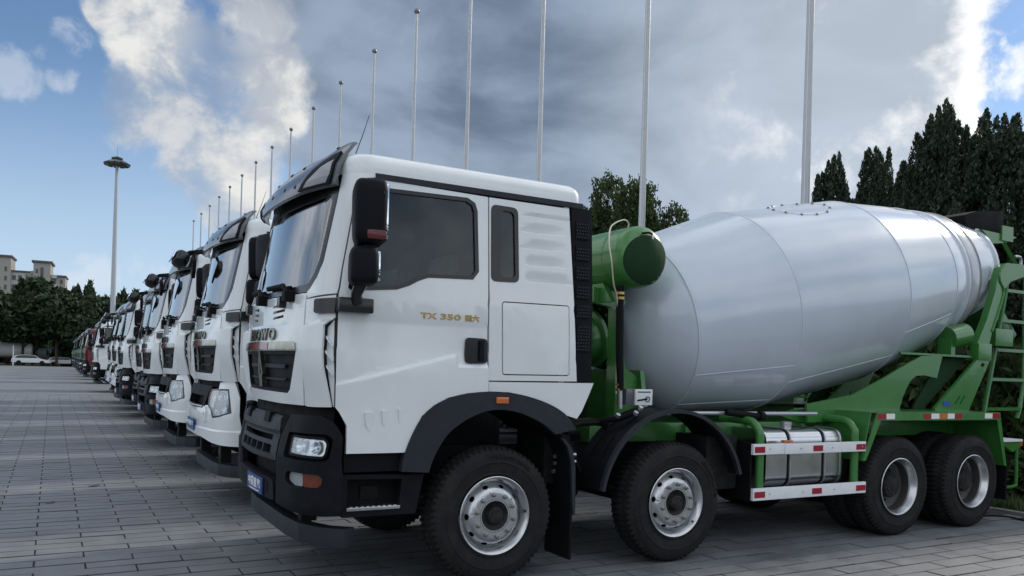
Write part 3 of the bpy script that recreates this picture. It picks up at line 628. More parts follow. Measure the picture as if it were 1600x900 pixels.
    for i in range(len(us) - 1):
        for k in range(m - 1): F.append((i * m + k, (i + 1) * m + k, (i + 1) * m + k + 1, i * m + k + 1))
    n = len(V); C = Vector((-.9, 1.25, 3.0))
    V2 = [v + Vector((.024, 0, -.010)) for v in V]; F2 = [tuple(a + n for a in f[::-1]) for f in F]
    rim = []
    for i in range(len(us) - 1): rim += [(i * m, i * m + n, (i + 1) * m + n, (i + 1) * m), ((i + 1) * m + m - 1, (i + 1) * m + m - 1 + n, i * m + m - 1 + n, i * m + m - 1)]
    for k in range(m - 1): rim += [(k + 1, k + 1 + n, k + n, k), ((len(us) - 1) * m + k, (len(us) - 1) * m + k + n, (len(us) - 1) * m + k + 1 + n, (len(us) - 1) * m + k + 1)]
    vz = mesh_obj('sun_visor', V + V2, F + F2 + rim, 'visor_grey', root, angle=50)
    def on_visor(u, t):
        i = (u + 1.10) / 2.20 * (len(us) - 1); i0 = int(min(max(i, 0), len(us) - 2)); fi = i - i0; k = t * (m - 1); k0 = int(min(k, m - 2)); fk = k - k0
        P = lambda a, b: V[a * m + b]
        q = (P(i0, k0) * (1 - fi) + P(i0 + 1, k0) * fi) * (1 - fk) + (P(i0, k0 + 1) * (1 - fi) + P(i0 + 1, k0 + 1) * fi) * fk
        nn = (P(i0 + 1, k0) - P(i0, k0)).cross(P(i0, k0 + 1) - P(i0, k0)).normalized()
        if nn.x > 0: nn = -nn
        return q, nn
    for s in (-1, 1):
        ins = [(s * .72, .08), (s * .79, .25), (s * .90, .39), (s * 1.05, .49), (s * 1.058, .22), (s * 1.02, .07)]
        if s < 0: ins = ins[::-1]
        Vv, Ff, bd = grid_fill(ins, [], [s * x for x in (.8, .9, 1.0)], [.2, .4, .6])
        lens = thick('visor_lamp', Vv, Ff, bd, lambda p: (on_visor(p[0], p[1])[0] + on_visor(p[0], p[1])[1] * .012, on_visor(p[0], p[1])[1]), 'visor_lens', vz, .008)
        ib = [(s * .65, .02), (s * .755, .32), (s * .88, .48), (s * 1.07, .60), (s * 1.08, .2), (s * 1.05, .02)]
        if s < 0: ib = ib[::-1]
        Vv, Ff, bd = grid_fill(ib, [ins], [s * x for x in (.8, .9, 1.0)], [.2, .4, .6])
        thick('lamp_surround', Vv, Ff, bd, lambda p: (on_visor(p[0], p[1])[0] + on_visor(p[0], p[1])[1] * .016, on_visor(p[0], p[1])[1]), 'dark_plastic', vz, .016)
    for u, t in ((.9, .86), (.55, .22), (.42, .62), (.28, .25), (.08, .62), (-.1, .25), (-.4, .6), (-.55, .25)):
        q, nn = on_visor(u, t); MB().lathe([(-.004, .017), (.006, .017), (.008, .012)], q, nn, 12).build('fixing', 'black_gloss', vz)
    MB().tube([(-1.12, .35, 3.26), (-1.05, .36, 3.46), (-1.00, .37, 3.62)], [.004, .003, .002], 6).build('antenna', 'black_matte', root)
    # ---------------- wipers and cowl
    for y0_, y1_ in ((.55, 1.15), (1.25, 1.85)):
        wp = MB(); f0 = lambda y, z, off: (SP(YC - y if y < YC else -(y - YC), z) + Vector((-off, 0, 0)))
        A = f0(y0_, 2.20, .03); Bp = f0(y0_ + .12, 2.29, .05); Cc = f0(y1_, 2.30, .035)
        wp.tube([A, Bp, Cc], [.022, .018, .012], 8); wp.box(A.x - .04, A.x + .04, A.y - .05, A.y + .05, 2.16, 2.24, .012)
        wp.tube([f0(y0_ + .05, 2.275, .012), f0(y0_ + .35, 2.285, .012), f0(y1_ + .08, 2.29, .012)], .012, 6)
        wp.build('wiper', 'black_matte', root)
    for y in (.72, 2.02): MB().box(SP(YC - y, 2.2).x - .05, SP(YC - y, 2.2).x + .02, y - .045, y + .045, 2.12, 2.205, .015).build('washer_nozzle', 'black_gloss', root)
    # ---------------- mirrors
    am = spanel('mirror_arm', [(1.105, 2.150), (1.115, 2.162), (1.262, 2.172), (1.262, 2.066), (1.125, 2.058), (1.108, 2.07)], [], 'black_gloss', root, off=.035, th=.04)
    MB().box(-1.335, -1.075, -.075, .02, 2.066, 2.176, .022).build('arm_bracket', 'black_gloss', am); mir.append(am)
    def housing(name, cx, cy, cz, hx, hy, hz, ex, mname, parent, tilt=0.0, taper=0.0):
        V = []; F = []; nu, nv = 20, 14
        for i in range(nv + 1):
            ph = -PI / 2 + PI * i / nv
            for j in range(nu):
                t = 2 * PI * j / nu
                c = lambda w, e: math.copysign(abs(math.cos(w)) ** e, math.cos(w)); sn = lambda w, e: math.copysign(abs(math.sin(w)) ** e, math.sin(w))
                x = c(ph, ex) * c(t, ex); y = c(ph, ex) * sn(t, ex); z = sn(ph, ex)
                k = 1 + taper * z
                p = Matrix.Rotation(tilt, 3, 'Z') @ Vector((hx * x * k, hy * y * k, hz * z))
                V.append((cx + p.x, cy + p.y, cz + p.z))
        for i in range(nv):
            for j in range(nu): j2 = (j + 1) % nu; F.append((i * nu + j, i * nu + j2, (i + 1) * nu + j2, (i + 1) * nu + j))
        return mesh_obj(name, V, F, mname, parent, angle=60)
    hm = housing('mirror', -1.175, -.20, 2.755, .115, .165, .225, .35, 'dark_plastic', root, R(-14), .04)
    rot = Matrix.Rotation(R(-14), 3, 'Z')
    def mbox(x0, x1, y0, y1, z0, z1, o, bev=.01):
        bb = MB(); bb.box(x0, x1, y0, y1, z0, z1, bev); bb.v = [tuple(Vector(o) + rot @ Vector(v)) for v in bb.v]; return bb
    mbox(.10, .119, -.135, .135, -.19, .19, (-1.175, -.20, 2.755)).build('mirror_glass', 'mirror_glass', hm)
    mbox(-.03, .108, -.168, -.05, -.20, -.13, (-1.175, -.20, 2.755), .03).build('indicator', 'indicator_red', hm)
    mir.append(hm)
    lm = housing('lower_mirror', -1.205, -.19, 2.385, .10, .145, .135, .4, 'dark_plastic', root, R(-14), -.02); mir.append(lm)
    mbox(.075, .095, -.10, .10, -.10, .10, (-1.19, -.19, 2.385)).build('mirror_glass', 'mirror_glass', lm)
    for nm_, pts_, rr_ in (('mirror_foot', [(-1.20, -.06, 2.14), (-1.215, -.09, 2.20), (-1.20, -.15, 2.28)], [.045, .04, .05]), ('mirror_link', [(-1.17, -.18, 2.48), (-1.17, -.19, 2.56)], [.04, .04]), ('mirror_stay', [(-1.165, -.12, 2.95), (-1.17, -.03, 3.0), (-1.17, .06, 3.02)], [.018] * 3)):
        mir.append(MB().tube(pts_, rr_, 10).build(nm_, 'black_gloss', root))
    # ---------------- black bumper
    cb = [(.783, 1.312), (.72, 1.215), (.655, 1.10), (.655, .968), (.620, .785), (.655, .650), (.78, .630), (.922, .618), (1.174, .613), (1.390, .615), (1.388, .908), (1.350, 1.18), (1.30, 1.25), (1.255, 1.29), (1.166, 1.325)]
    rec = round_poly([(.80, 1.0), (.815, 1.185), (1.245, 1.195), (1.290, 1.165), (1.290, 1.02), (1.255, 1.0)], .03)
    fog = round_poly([(.860, .835), (.862, .885), (.905, .910), (1.220, .910), (1.254, .885), (1.250, .840), (1.205, .806), (.960, .806)], .02)
    bc = spanel('bumper_corner', cb, [rec, fog], 'dark_plastic', root, relief=lambda u, z: .02 * smooth01((abs(u) - .63) / .06) * smooth01((z - .60) / .05), ucut=(.68, .72, .76), zcut=(.65, .7, .9, 1.2), th=.045); mir.append(bc)
    spanel('lamp_recess', inset(rec, -.006), [], 'black_matte', bc, off=-.065, th=.02)
    hl = round_poly([(.862, 1.034), (.856, 1.158), (1.222, 1.162), (1.256, 1.130), (1.254, 1.05), (1.236, 1.032)], .025)
    hd = spanel('headlight', hl, [], 'lamp_reflector', bc, off=-.048, th=.015)
    spanel('headlight_glass', hl, [], 'lamp_glass', hd, off=.002, th=.004)
    for u, r in ((.965, .05), (1.15, .048)):
        q = SP(u, 1.098); n_ = SNRM(u, 1.098)
        MB().lathe([(-.012, r * .25), (-.004, r * .7), (.026, r), (.026, r * .9), (.004, r * .55), (-.006, .012), (.018, .010), (.018, .001)], q - n_ * .045, n_, 20).build('lamp_bowl', 'chrome', hd)
    spanel('lamp_bezel', inset(hl, -.012), [inset(hl, .006)], 'dark_plastic', hd, off=.004, th=.05)
    f1 = [p for p in fog if p[0] <= 1.07]; f1 = sorted(f1, key=lambda p: math.atan2(p[1] - .86, p[0] - 1.07)) + []
    spanel('fog_lamp', round_poly([(.866, .838), (.868, .884), (.908, .906), (1.065, .906), (1.068, .810), (.962, .810)], .015), [], 'lens_grey', bc, off=-.012, th=.02)
    spanel('turn_signal', round_poly([(1.073, .906), (1.218, .906), (1.250, .882), (1.246, .843), (1.203, .810), (1.076, .810)], .015), [], 'lens_amber_dark', bc, off=-.010, th=.02)
    gf = [(0, 1.300), (.35, 1.298), (.62, 1.288), (.655, 1.20), (.630, 1.09), (.640, .955), (0, .945)]
    op1 = [(.0, 1.135), (.50, 1.138), (.49, 1.095), (0, 1.090)]; op2 = [(.02, 1.062), (.50, 1.062), (.51, .995), (.02, .992)]
    holes = [sym(op1)]
    for a, b_ in ((-.50, -.30), (-.28, -.11), (-.09, .09), (.11, .28), (.30, .50)): holes.append([(a, .992), (b_, .992), (b_, 1.058), (a, 1.058)])
    bg = spanel('bumper_grille', sym(gf), holes, 'fender_grey', root, off=.012, relief=lambda u, z: .018 * smooth01((z - 1.15) / .03) - .03 * smooth01((z - 1.26) / .05), zcut=(1.145, 1.16, 1.175, 1.24, 1.27), th=.05)
    for s in (-1, 1): spanel('grille_lug', [(s * a, z) for a, z in ((.27, 1.305), (.40, 1.305), (.40, 1.225), (.27, 1.225))][::s], [], 'dark_plastic', bg, off=.045, th=.05)
    spanel('grille_backing', sym([(0, 1.33), (.70, 1.33), (.70, .62), (0, .62)]), [], 'black_matte', root, off=-.12, th=.02)
    spanel('cowl', sym([(0, 1.40), (1.22, 1.40), (1.24, 1.28), (1.15, 1.27), (.7, 1.27), (0, 1.27)]), [], 'black_matte', root, off=-.075, th=.03)
    bbm = spanel('bumper_beam', sym([(0, .815), (.56, .812), (.612, .785), (.64, .655), (.52, .650), (0, .665)]), [], 'dark_plastic', root, off=.022, th=.07)
    spanel('beam_black_sheet', [(-.50, .70), (.50, .695), (.50, .78), (-.50, .785)], [], 'black_matte', bbm, off=.025, th=.01)  # flat black sheet laid on the front face of the beam
    pl = spanel('number_plate', [(-.05, .665), (.41, .662), (.41, .792), (-.05, .802)], [], 'plate_blue', bbm, off=.040, th=.012)
    for k, ch in enumerate('中国重汽'):
        a = .0 + .095 * k
        lettering('lettering', ch, 'plate_white', pl, lambda s, t, a=a: (SP(a + .078 * s, .70 + .075 * t) + SNRM(a, .73) * .043, SNRM(a, .73)), th=.003)
    spanel('lettering', [(.03, .676), (.34, .676), (.34, .684), (.03, .684)], [], 'plate_white', pl, off=.043, th=.003)
    bar = MB(); prof_ = [(-1.20, .08), (-1.34, .20), (-1.44, .42), (-1.47, .75), (-1.47, 1.75), (-1.44, 2.08), (-1.34, 2.30), (-1.20, 2.42)]
    prof_i = [(-1.10, .14), (-1.24, .26), (-1.33, .45), (-1.36, .75), (-1.36, 1.75), (-1.33, 2.05), (-1.24, 2.24), (-1.10, 2.36)]
    bar.prism(prof_ + prof_i[::-1], 2, .365, .505, .012).build('underrun_bar', 'fender_grey', root)
    for y in (.55, 1.95): MB().box(-1.40, -1.28, y - .05, y + .05, .50, .75).build('bar_bracket', 'chassis_black', root)
    # ---------------- steps
    su = MB(); su.box(-1.225, -.66, .055, .45, .915, 1.056, .01); mir.append(su.build('step_cover', 'dark_plastic', root))
    sb2 = MB(); sb2.prism([(-1.235, .905), (-.605, .885), (-.655, .600), (-1.225, .600)], 1, .045, .09); sb2.box(-1.22, -.64, .088, .45, .60, .90)
    stp_ = flat_panel('step', [(-1.235, .905), (-.605, .885), (-.665, .595), (-1.23, .595)], [[(-1.20, .665), (-.80, .655), (-.78, .86), (-1.20, .87)]], 'dark_plastic', root, 1, .035, .05)
    MB().box(-1.22, -.64, .17, .45, .60, .885).build('step_well', 'black_matte', stp_)
    MB().box(-1.205, -.795, .02, .17, .642, .666, .004).build('step_tread', 'aluminium', stp_)
    for k in range(9): MB().box(-1.18 + k * .042, -1.155 + k * .042, .03, .15, .666, .672).build('tread_stud', 'aluminium', stp_)
    MB().box(-1.06, -.92, .155, .172, .70, .80, .008).build('toe_board', 'dark_plastic', stp_)
    mir.append(stp_)
    # ---------------- front wheel arch
    fo = [(-.81, .92), (-.795, 1.02), (-.74, 1.17), (-.66, 1.315), (-.57, 1.40), (-.45, 1.462), (-.3, 1.500), (-.11, 1.518), (.1, 1.512), (.31, 1.472), (.5, 1.408), (.64, 1.325), (.735, 1.215)]
    fi = [(.53, 1.175), (.43, 1.25), (.32, 1.305), (.16, 1.36), (0, 1.378), (-.13, 1.362), (-.25, 1.318), (-.36, 1.255), (-.45, 1.18), (-.54, 1.04), (-.59, .905)]
    fo = [tuple(q) for q in arc_pts(fo, 4)]; fi = [tuple(q) for q in arc_pts(fi, 4)]
    fe = flat_panel('wheel_arch', fo + fi, [], 'fender_grey', root, 1, -.022, .06)
    def sweep(outl, y0, y1, th_, name, m_, parent):
        n_ = len(outl); Vs = []; Fs = []
        for i, (x, z) in enumerate(outl):
            a = Vector(outl[max(i - 1, 0)]); b2 = Vector(outl[min(i + 1, n_ - 1)]); t = (b2 - a).normalized(); nn = Vector((-t.y, t.x))
            for yy, k in ((y0, 0), (y1, 0), (y1, 1), (y0, 1)): Vs.append((x + nn.x * th_ * k, yy, z + nn.y * th_ * k))
        for i in range(n_ - 1):
            for k in range(4): Fs.append((i * 4 + k, i * 4 + (k + 1) % 4, (i + 1) * 4 + (k + 1) % 4, (i + 1) * 4 + k))
        Fs += [(3, 2, 1, 0), tuple((n_ - 1) * 4 + k for k in range(4))]
        return mesh_obj(name, Vs, Fs, m_, parent)
    sweep(fi[::-1], .03, .78, .012, 'arch_liner', 'black_matte', fe)
    MB().box(-.035, .075, -.036, -.018, 1.427, 1.478, .008).build('side_marker', 'lens_orange', fe); mir.append(fe)
    gu = sweep([(.50, 1.19), (.60, 1.165), (.68, 1.08), (.715, .95), (.73, .60), (.735, .50)], .00, .42, .02, 'mudguard', 'dark_plastic', root); mir.append(gu)
    flat_panel('guard_side', [(.53, 1.175), (.64, 1.13), (.715, 1.04), (.745, .90), (.757, .50), (.735, .50), (.70, .95), (.66, 1.07), (.59, 1.15)], [], 'fender_grey', gu, 1, -.005, .03)
    MB().box(.715, .735, .01, .40, .125, .55).build('mudflap', 'black_matte', gu)
    # ---------------- fairing behind the cab
    fa = MB(); fa.prism([(.662, 3.062), (.868, 3.060), (.90, 2.4), (.915, 1.612), (.765, 1.612)], 1, .045, .085, .006); fo_ = fa.build('rear_fairing', 'dark_plastic', root)
    for z0, z1 in ((2.80, 2.96), (2.62, 2.75), (2.46, 2.58), (2.30, 2.42), (2.14, 2.26), (1.86, 2.10)):
        xs = .70 + (2.9 - (z0 + z1) / 2) * .045
        pp = MB(); pp.box(xs, xs + .14, .036, .05, z0, z1, .008); gp = pp.build('vent_panel', 'black_matte', fo_)
        mm_ = MB()
        for i in range(5):
            for j in range(int((z1 - z0) / .028)): mm_.lathe([(0, .0095), (.006, .0085)], (xs + .018 + i * .026 + (j % 2) * .008, .036, z0 + .02 + j * .027), (0, -1, 0), 6)
        mm_.build('vent_mesh', 'fender_grey', gp)
    mir.append(fo_)
    for nme in [c.name for c in KIDS[root.name]]: CAB.add(nme)
    for nme in ('underrun_bar', 'bar_bracket', 'bar_bracket.001'): CAB.discard(nme)
    n_cab_mir = len(mir)

    # ================= chassis
    for y in (.83, 1.60): MB().box(-1.25, 7.15, y, y + .07, .74, 1.02, .01).build('chassis_rail', 'chassis_black', root)
    for x in (-.9, .9, 2.5, 3.6, 4.6, 5.7, 7.05): MB().box(x - .05, x + .05, .89, 1.61, .78, .98).build('cross_member', 'chassis_black', root)
    for x in (0, 1.85, 5.0, 6.35):
        ax_ = MB(); rr = .075 if x < 3 else .12; ax_.tube([(x, .30, .53), (x, .9, .50), (x, 1.6, .50), (x, 2.2, .53)], rr, 12)
        if x > 3: ax_.lathe([(-.2, .10), (-.14, .24), (0, .29), (.14, .24), (.2, .10)], (x, 1.25, .54), (1, 0, 0), 20)
        ax_.build('axle', 'chassis_black', root)
        for y in (.72, 1.78):
            sp_ = MB()
            for k in range(5): sp_.box(x - .62 + .09 * k, x + .62 - .09 * k, y - .04, y + .04, .62 + .024 * k, .64 + .024 * k)
            sp_.box(x - .06, x + .06, y - .06, y + .06, .52, .75); sp_.build('leaf_spring', 'chassis_black', root)
    MB().box(-1.05, .55, .95, 1.58, .62, 1.48, .06).build('engine', 'chassis_black', root)
    gb = MB(); gb.lathe([(0, .28), (.35, .26), (.5, .18), (.95, .15), (1.0, .07), (3.2, .06), (3.3, .10)], (.55, 1.25, .80), (1, 0, -.05), 18); gb.build('gearbox', 'chassis_black', root)
    MB().box(.62, .80, .30, .78, .72, 1.28, .03).build('air_box', 'chassis_black', root)
    ex = MB(); ex.tube([(.80, .30, .72), (.80, .30, 1.14)], .07, 14); ex.tube([(.86, .30, 1.2), (.98, .30, 1.24), (1.2, .36, 1.24), (1.35, .42, 1.22)], .028, 8); ex.build('air_dryer', 'black_matte', root)
    for k, (y, z) in enumerate(((.26, .96), (.26, .90), (.28, .83))):
        MB().tube([(.70, y, z), (.92, y, z + .01)], .018, 8).build('air_valve', 'galvanised', root)
    for k in range(4):
        pts = [(.78 + .05 * k, .30 + .03 * k, 1.12), (.88 + .03 * k, .26, .98 - .05 * k), (.98, .32, .86), (1.15, .6, .80)]
        MB().tube(arc_pts(pts, 5), .011, 6).build('air_hose', 'black_matte', root)
    for y, x0, x1 in ((2.05, 2.5, 4.3), (1.72, 2.6, 4.2), (.98, 2.7, 3.9)):
        MB().lathe([(0, .05), (.04, .15), (.10, .17), (x1 - x0 - .10, .17), (x1 - x0 - .04, .15), (x1 - x0, .05)], (x0, y, .72), (1, 0, 0), 18).build('shade_tank', 'chassis_black', root)  # tanks added to block light and deepen the shade under the frame
    MB().box(.95, 1.35, 1.75, 2.35, .45, 1.05, .05).build('shade_box', 'chassis_black', root)  # box added on the far side to keep light from under the truck
    # second arch
    arc2 = [(1.85 + .815 * math.cos(a) * 1.0, .535 + .825 * math.sin(a)) for a in np.linspace(R(170), R(16), 30)]
    f2 = sweep(arc2, .02, .46, .016, 'wheel_arch', 'dark_plastic', root); mir.append(f2)
    sweep([(1.85 + .80 * math.cos(a), .535 + .81 * math.sin(a)) for a in np.linspace(R(170), R(16), 30)], .0, .045, .034, 'arch_lip', 'fender_grey', f2)
    for a in (R(120), R(142)):
        for yy in (.17, .34):
            c_, s_ = math.cos(a), math.sin(a)
            sweep([(1.85 + .835 * math.cos(t), .535 + .845 * math.sin(t)) for t in np.linspace(a + .12, a - .12, 5)], yy - .012, yy + .012, .012, 'arch_rib', 'dark_plastic', f2)
    br = MB(); br.tube([(1.02, .50, 1.22), (1.20, .44, 1.235), (1.36, .20, 1.29), (1.47, .10, 1.36)], .026, 8); br.build('arch_bracket', 'black_matte', root)
    for q in ((1.33, .22, 1.30), (1.47, .08, 1.375), (1.42, .08, 1.33)): MB().lathe([(0, .022), (.03, .022)], q, (0, -.6, .8), 8).build('bolt', 'galvanised', root)
    # ================= wheels
    def tyre_mesh(w=.30, r=.542, ri=.300):
        lugs = 64; seg = lugs * 4; prof = [(.06, ri), (.015, ri + .012), (.004, ri + .030), (.010, ri + .040), (.002, ri + .075), (-.004, ri + .115), (-.010, ri + .121), (-.004, ri + .128), (.002, r - .060), (.022, r - .022), (.045, r - .004), (.10, r), (w / 2, r + .002),
                                           (w - .10, r), (w - .045, r - .004), (w - .022, r - .022), (w - .002, r - .060), (w + .004, ri + .128), (w + .004, ri + .115), (w, ri + .08), (w - .01, ri + .04), (w - .02, ri + .02), (w - .06, ri)]
        V = []; F = []; n_ = len(prof)
        for j in range(seg):
            t = 2 * PI * j / seg; q = j % 4
            for i, (d_, rad) in enumerate(prof):
                lo = (q in (0, 1)) if i < n_ // 2 else (q in (2, 3))
                cut = {9: .007, 10: .020, 11: .018, 13: .018, 14: .020, 15: .007}.get(i, 0) if lo else 0
                ro = rad - cut
                V.append((ro * math.sin(t), d_ + (.003 if (lo and i == 9) else 0), ro * math.cos(t)))
        for j in range(seg):
            j2 = (j + 1) % seg
            for i in range(n_ - 1): F.append((j * n_ + i, j * n_ + i + 1, j2 * n_ + i + 1, j2 * n_ + i))
        return V, F
    TV, TF = tyre_mesh()
    def ring_letters(parent_):
        """moulded maker's lettering on the sidewall"""
        for a0, span in ((PI / 2 + .42, .84), (-PI / 2 + .42, .84)):
            def pl_(s, t, a0=a0, span=span):
                a_ = a0 - span * s; rr_ = .452 + .030 * t; return Vector((rr_ * math.cos(a_), -.0075, rr_ * math.sin(a_))), Vector((0, -1, 0))
            lettering('lettering', 'CHAOYANG', 'tyre_rubber', parent_, pl_, th=.006)
    def front_wheel():
        t = mesh_obj('wheel', TV, TF, 'tyre_rubber', None, angle=30)
        rim = MB(); rim.lathe([(.055, .290), (.012, .300), (-.004, .312), (-.008, .306), (-.004, .298), (.010, .286), (.035, .268), (.055, .2645), (.085, .2645), (.12, .258)], (0, 0, 0), (0, 1, 0), 64, (False, False))
        rm = rim.build('rim', 'rim_silver', t)
        circ = lambda r_, n_, ph=0: [(r_ * math.cos(2 * PI * k / n_ + ph), r_ * math.sin(2 * PI * k / n_ + ph)) for k in range(n_)]
        ring_letters(t)
        hh = []
        for k in range(10):
            a = 2 * PI * (k + .5) / 10; c_ = Vector((.232 * math.cos(a), .232 * math.sin(a))); e1 = Vector((math.cos(a), math.sin(a))); e2 = Vector((-e1.y, e1.x))
            hh.append([tuple(c_ + e1 * .0125 * math.cos(b_) + e2 * .026 * math.sin(b_)) for b_ in np.linspace(0, 2 * PI, 13)[:-1]])
        V, F, bd = grid_fill(circ(.264, 60), [circ(.118, 40)] + hh, np.arange(-.253, .26, .022), np.arange(-.253, .26, .022))
        dep = lambda rr_: float(np.interp(rr_, [.11, .195, .212, .264], [.002, .002, .012, .078]))
        thick('disc', V, F, bd, lambda p: (Vector((p[0], dep(math.hypot(*p)), p[1])), Vector((0, -1, 0))), 'rim_silver', rm, .012)
        MB().lathe([(.10, .26), (.10, .02)], (0, 0, 0), (0, 1, 0), 32, (False, False)).build('brake_drum', 'chassis_black', t)
        hb_ = MB(); hb_.lathe([(.03, .136), (.0, .132), (.012, .118), (.028, .075), (-.012, .068), (-.026, .055), (-.030, .02)], (0, 0, 0), (0, 1, 0), 32, (False, True)); hb_.build('hub', 'hub_black', t)
        nt = MB()
        for k in range(10):
            a = 2 * PI * k / 10 + .1; c_ = (.166 * math.cos(a), .004, .166 * math.sin(a))
            nt.lathe([(0, .021), (.004, .021), (.005, .0165), (.026, .0165), (.028, .010), (.040, .009)], c_, (0, -1, 0), 6)
        nt.build('wheel_nuts', 'nut_steel', rm)
        MB().tube([(.255, .02, .10), (.25, -.012, .098), (.245, -.014, .09)], .006, 6).build('valve', 'black_matte', rm)
        return t
    def rear_wheel():
        t = mesh_obj('wheel', TV, TF, 'tyre_rubber', None, angle=30)
        rim = MB(); rim.lathe([(.04, .292), (.012, .300), (-.004, .312), (-.008, .305), (-.004, .296), (.012, .286), (.05, .274), (.06, .268), (.16, .262), (.20, .240)], (0, 0, 0), (0, 1, 0), 64, (False, False))
        rm = rim.build('rim', 'rim_silver', t)
        MB().lathe([(.075, .2665), (.19, .258), (.185, .235), (.20, .20), (.205, .13)], (0, 0, 0), (0, 1, 0), 48, (False, False)).build('disc', 'rim_dull', rm)
        MB().lathe([(.21, .145), (.10, .132), (.085, .12), (.085, .095), (.078, .090), (.075, .03)], (0, 0, 0), (0, 1, 0), 32, (False, True)).build('hub', 'hub_black', t)
        nt = MB()
        for k in range(10):
            a = 2 * PI * k / 10; nt.lathe([(0, .017), (.024, .016), (.03, .009)], (.175 * math.cos(a), .202, .175 * math.sin(a)), (0, -1, 0), 6)
            nt.lathe([(0, .009), (.006, .009)], (.108 * math.cos(a), .086, .108 * math.sin(a)), (0, -1, 0), 6)
        nt.build('wheel_nuts', 'hub_black', rm)
        t2 = bpy.data.objects.new('inner_tyre', t.data); link(t2, t); t2.location = (0, .345, 0)
        return t
    def set_wheel(w, x, near, turn=0.0):
        w.parent = root; KIDS.setdefault(root.name, []).append(w)
        w.location = (x, 0.0 if near else 2.5, .540); w.rotation_euler = (0, turn, 0 if near else PI)
    fw = front_wheel(); rw = rear_wheel()
    set_wheel(fw, 0, True, .3); set_wheel(rw, 5.0, True, .2)
    for x, near, src, tn in ((1.85, True, fw, 1.1), (0, False, fw, .2), (1.85, False, fw, .9), (6.35, True, rw, 1.4), (5.0, False, rw, .4), (6.35, False, rw, .7)):
        set_wheel(copy_tree(src, None), x, near, tn)
    # ================= drum
    T = R(11.262); AX = Vector((math.cos(T), 0, math.sin(T))); O = Vector((2.2, YC, 2.1356))
    prof = [(-.30, .10), (-.285, .30), (-.25, .44), (-.18, .58), (-.08, .715), (.02, .81), (.10, .875), (.156, .9197), (.20, .930), (.7, 1.0135), (1.33, 1.1195), (1.37, 1.1255), (1.42, 1.127), (2.2, 1.127), (3.10, 1.1205), (3.15, 1.116), (3.20, 1.109),
            (3.8, 1.0285), (4.25, .962), (4.285, .956), (4.33, .948), (4.62, .885), (4.75, .84), (5.0, .79), (5.3, .735), (5.60, .665), (5.66, .648), (5.685, .640), (5.69, .615), (5.5, .55), (5.0, .45)]
    dr = MB().lathe(prof, O, AX, 96, (True, True)).build('drum', 'drum_white', root, angle=40)
    for s_, r_ in ((.156, .9215), (1.37, 1.1275), (3.15, 1.119), (4.285, .958)):
        MB().lathe([(s_ - .010, r_ - .006), (s_ - .004, r_ + .004), (s_ + .004, r_ + .004), (s_ + .010, r_ - .006)], O, AX, 96, (False, False)).build('weld_seam', 'drum_weld', dr)
    MB().lathe([(4.76, .80), (4.76, .838), (4.775, .850), (4.945, .850), (4.965, .838), (4.965, .79)], O, AX, 96, (False, False)).build('roller_track', 'roller_white', dr)
    MB().lathe([(4.942, .845), (4.944, .8535), (4.967, .852), (4.972, .80)], O, AX, 96, (False, False)).build('track_edge', 'track_steel', dr)
    MB().lathe([(4.60, .885), (4.62, .905), (4.66, .90), (4.68, .87)], O, AX, 96, (False, False)).build('stiffener_ring', 'drum_weld', dr)
    MB().lathe([(5.60, .66), (5.62, .682), (5.69, .668), (5.70, .63)], O, AX, 96, (False, False)).build('mouth_ring', 'drum_weld', dr)
    E2 = Vector((-math.sin(T), 0, math.cos(T))); E3 = Vector((0, -1, 0))
    rad = lambda s_: float(np.interp(s_, [q[0] for q in prof[:28]], [q[1] for q in prof[:28]]))
    ond = lambda s_, a, o_=0.0: O + AX * s_ + (E2 * math.cos(a) + E3 * math.sin(a)) * (rad(s_) + o_)      # a from the top towards the near side
    for a, s0, s1 in ((R(122), .17, 1.36), (R(134), 1.38, 3.14), (R(150), .17, 1.36), (R(118), 3.16, 4.27)):
        MB().tube([ond(s_, a, -.001) for s_ in np.linspace(s0, s1, 8)], .006, 6).build('weld_seam', 'drum_weld', dr)
    hp = [(2.35 + .42 * math.cos(t), R(20) + R(13) * math.sin(t)) for t in np.linspace(0, 2 * PI, 25)[:-1]]
    MB().tube([ond(s_, a, .0) for s_, a in hp], .005, 6, closed=True).build('hatch_seam', 'drum_weld', dr)
    for s_, a in hp[::2]: MB().lathe([(0, .016), (.012, .016), (.016, .008)], ond(s_, a), (ond(s_, a, 1) - ond(s_, a)), 8).build('hatch_bolt', 'track_steel', dr)
    # ================= drum front: flange, gearbox, pedestal
    fl = MB().lathe([(-.40, .20), (-.385, .345), (-.345, .36), (-.335, .345), (-.30, .30)], O, AX, 48, (True, True)).build('drum_flange', 'green_dark', root)
    MB().lathe([(-.372, .352), (-.366, .366), (-.345, .366), (-.338, .352)], O, AX, 48, (False, False)).build('flange_edge', 'drum_white', fl)
    fb = MB()
    for k in range(16): q = O + AX * -.388 + (E2 * math.cos(k * PI / 8) + E3 * math.sin(k * PI / 8)) * .30; fb.lathe([(0, .018), (.02, .018)], q, -AX, 6)
    fb.build('flange_bolts', 'green_paint', fl)
    g2 = MB(); g2.lathe([(-1.02, .10), (-1.0, .19), (-.86, .21), (-.84, .27), (-.70, .29), (-.68, .25), (-.52, .25), (-.50, .30), (-.46, .30), (-.40, .18)], O, AX, 32); g2.build('drum_gearbox', 'green_paint', root)
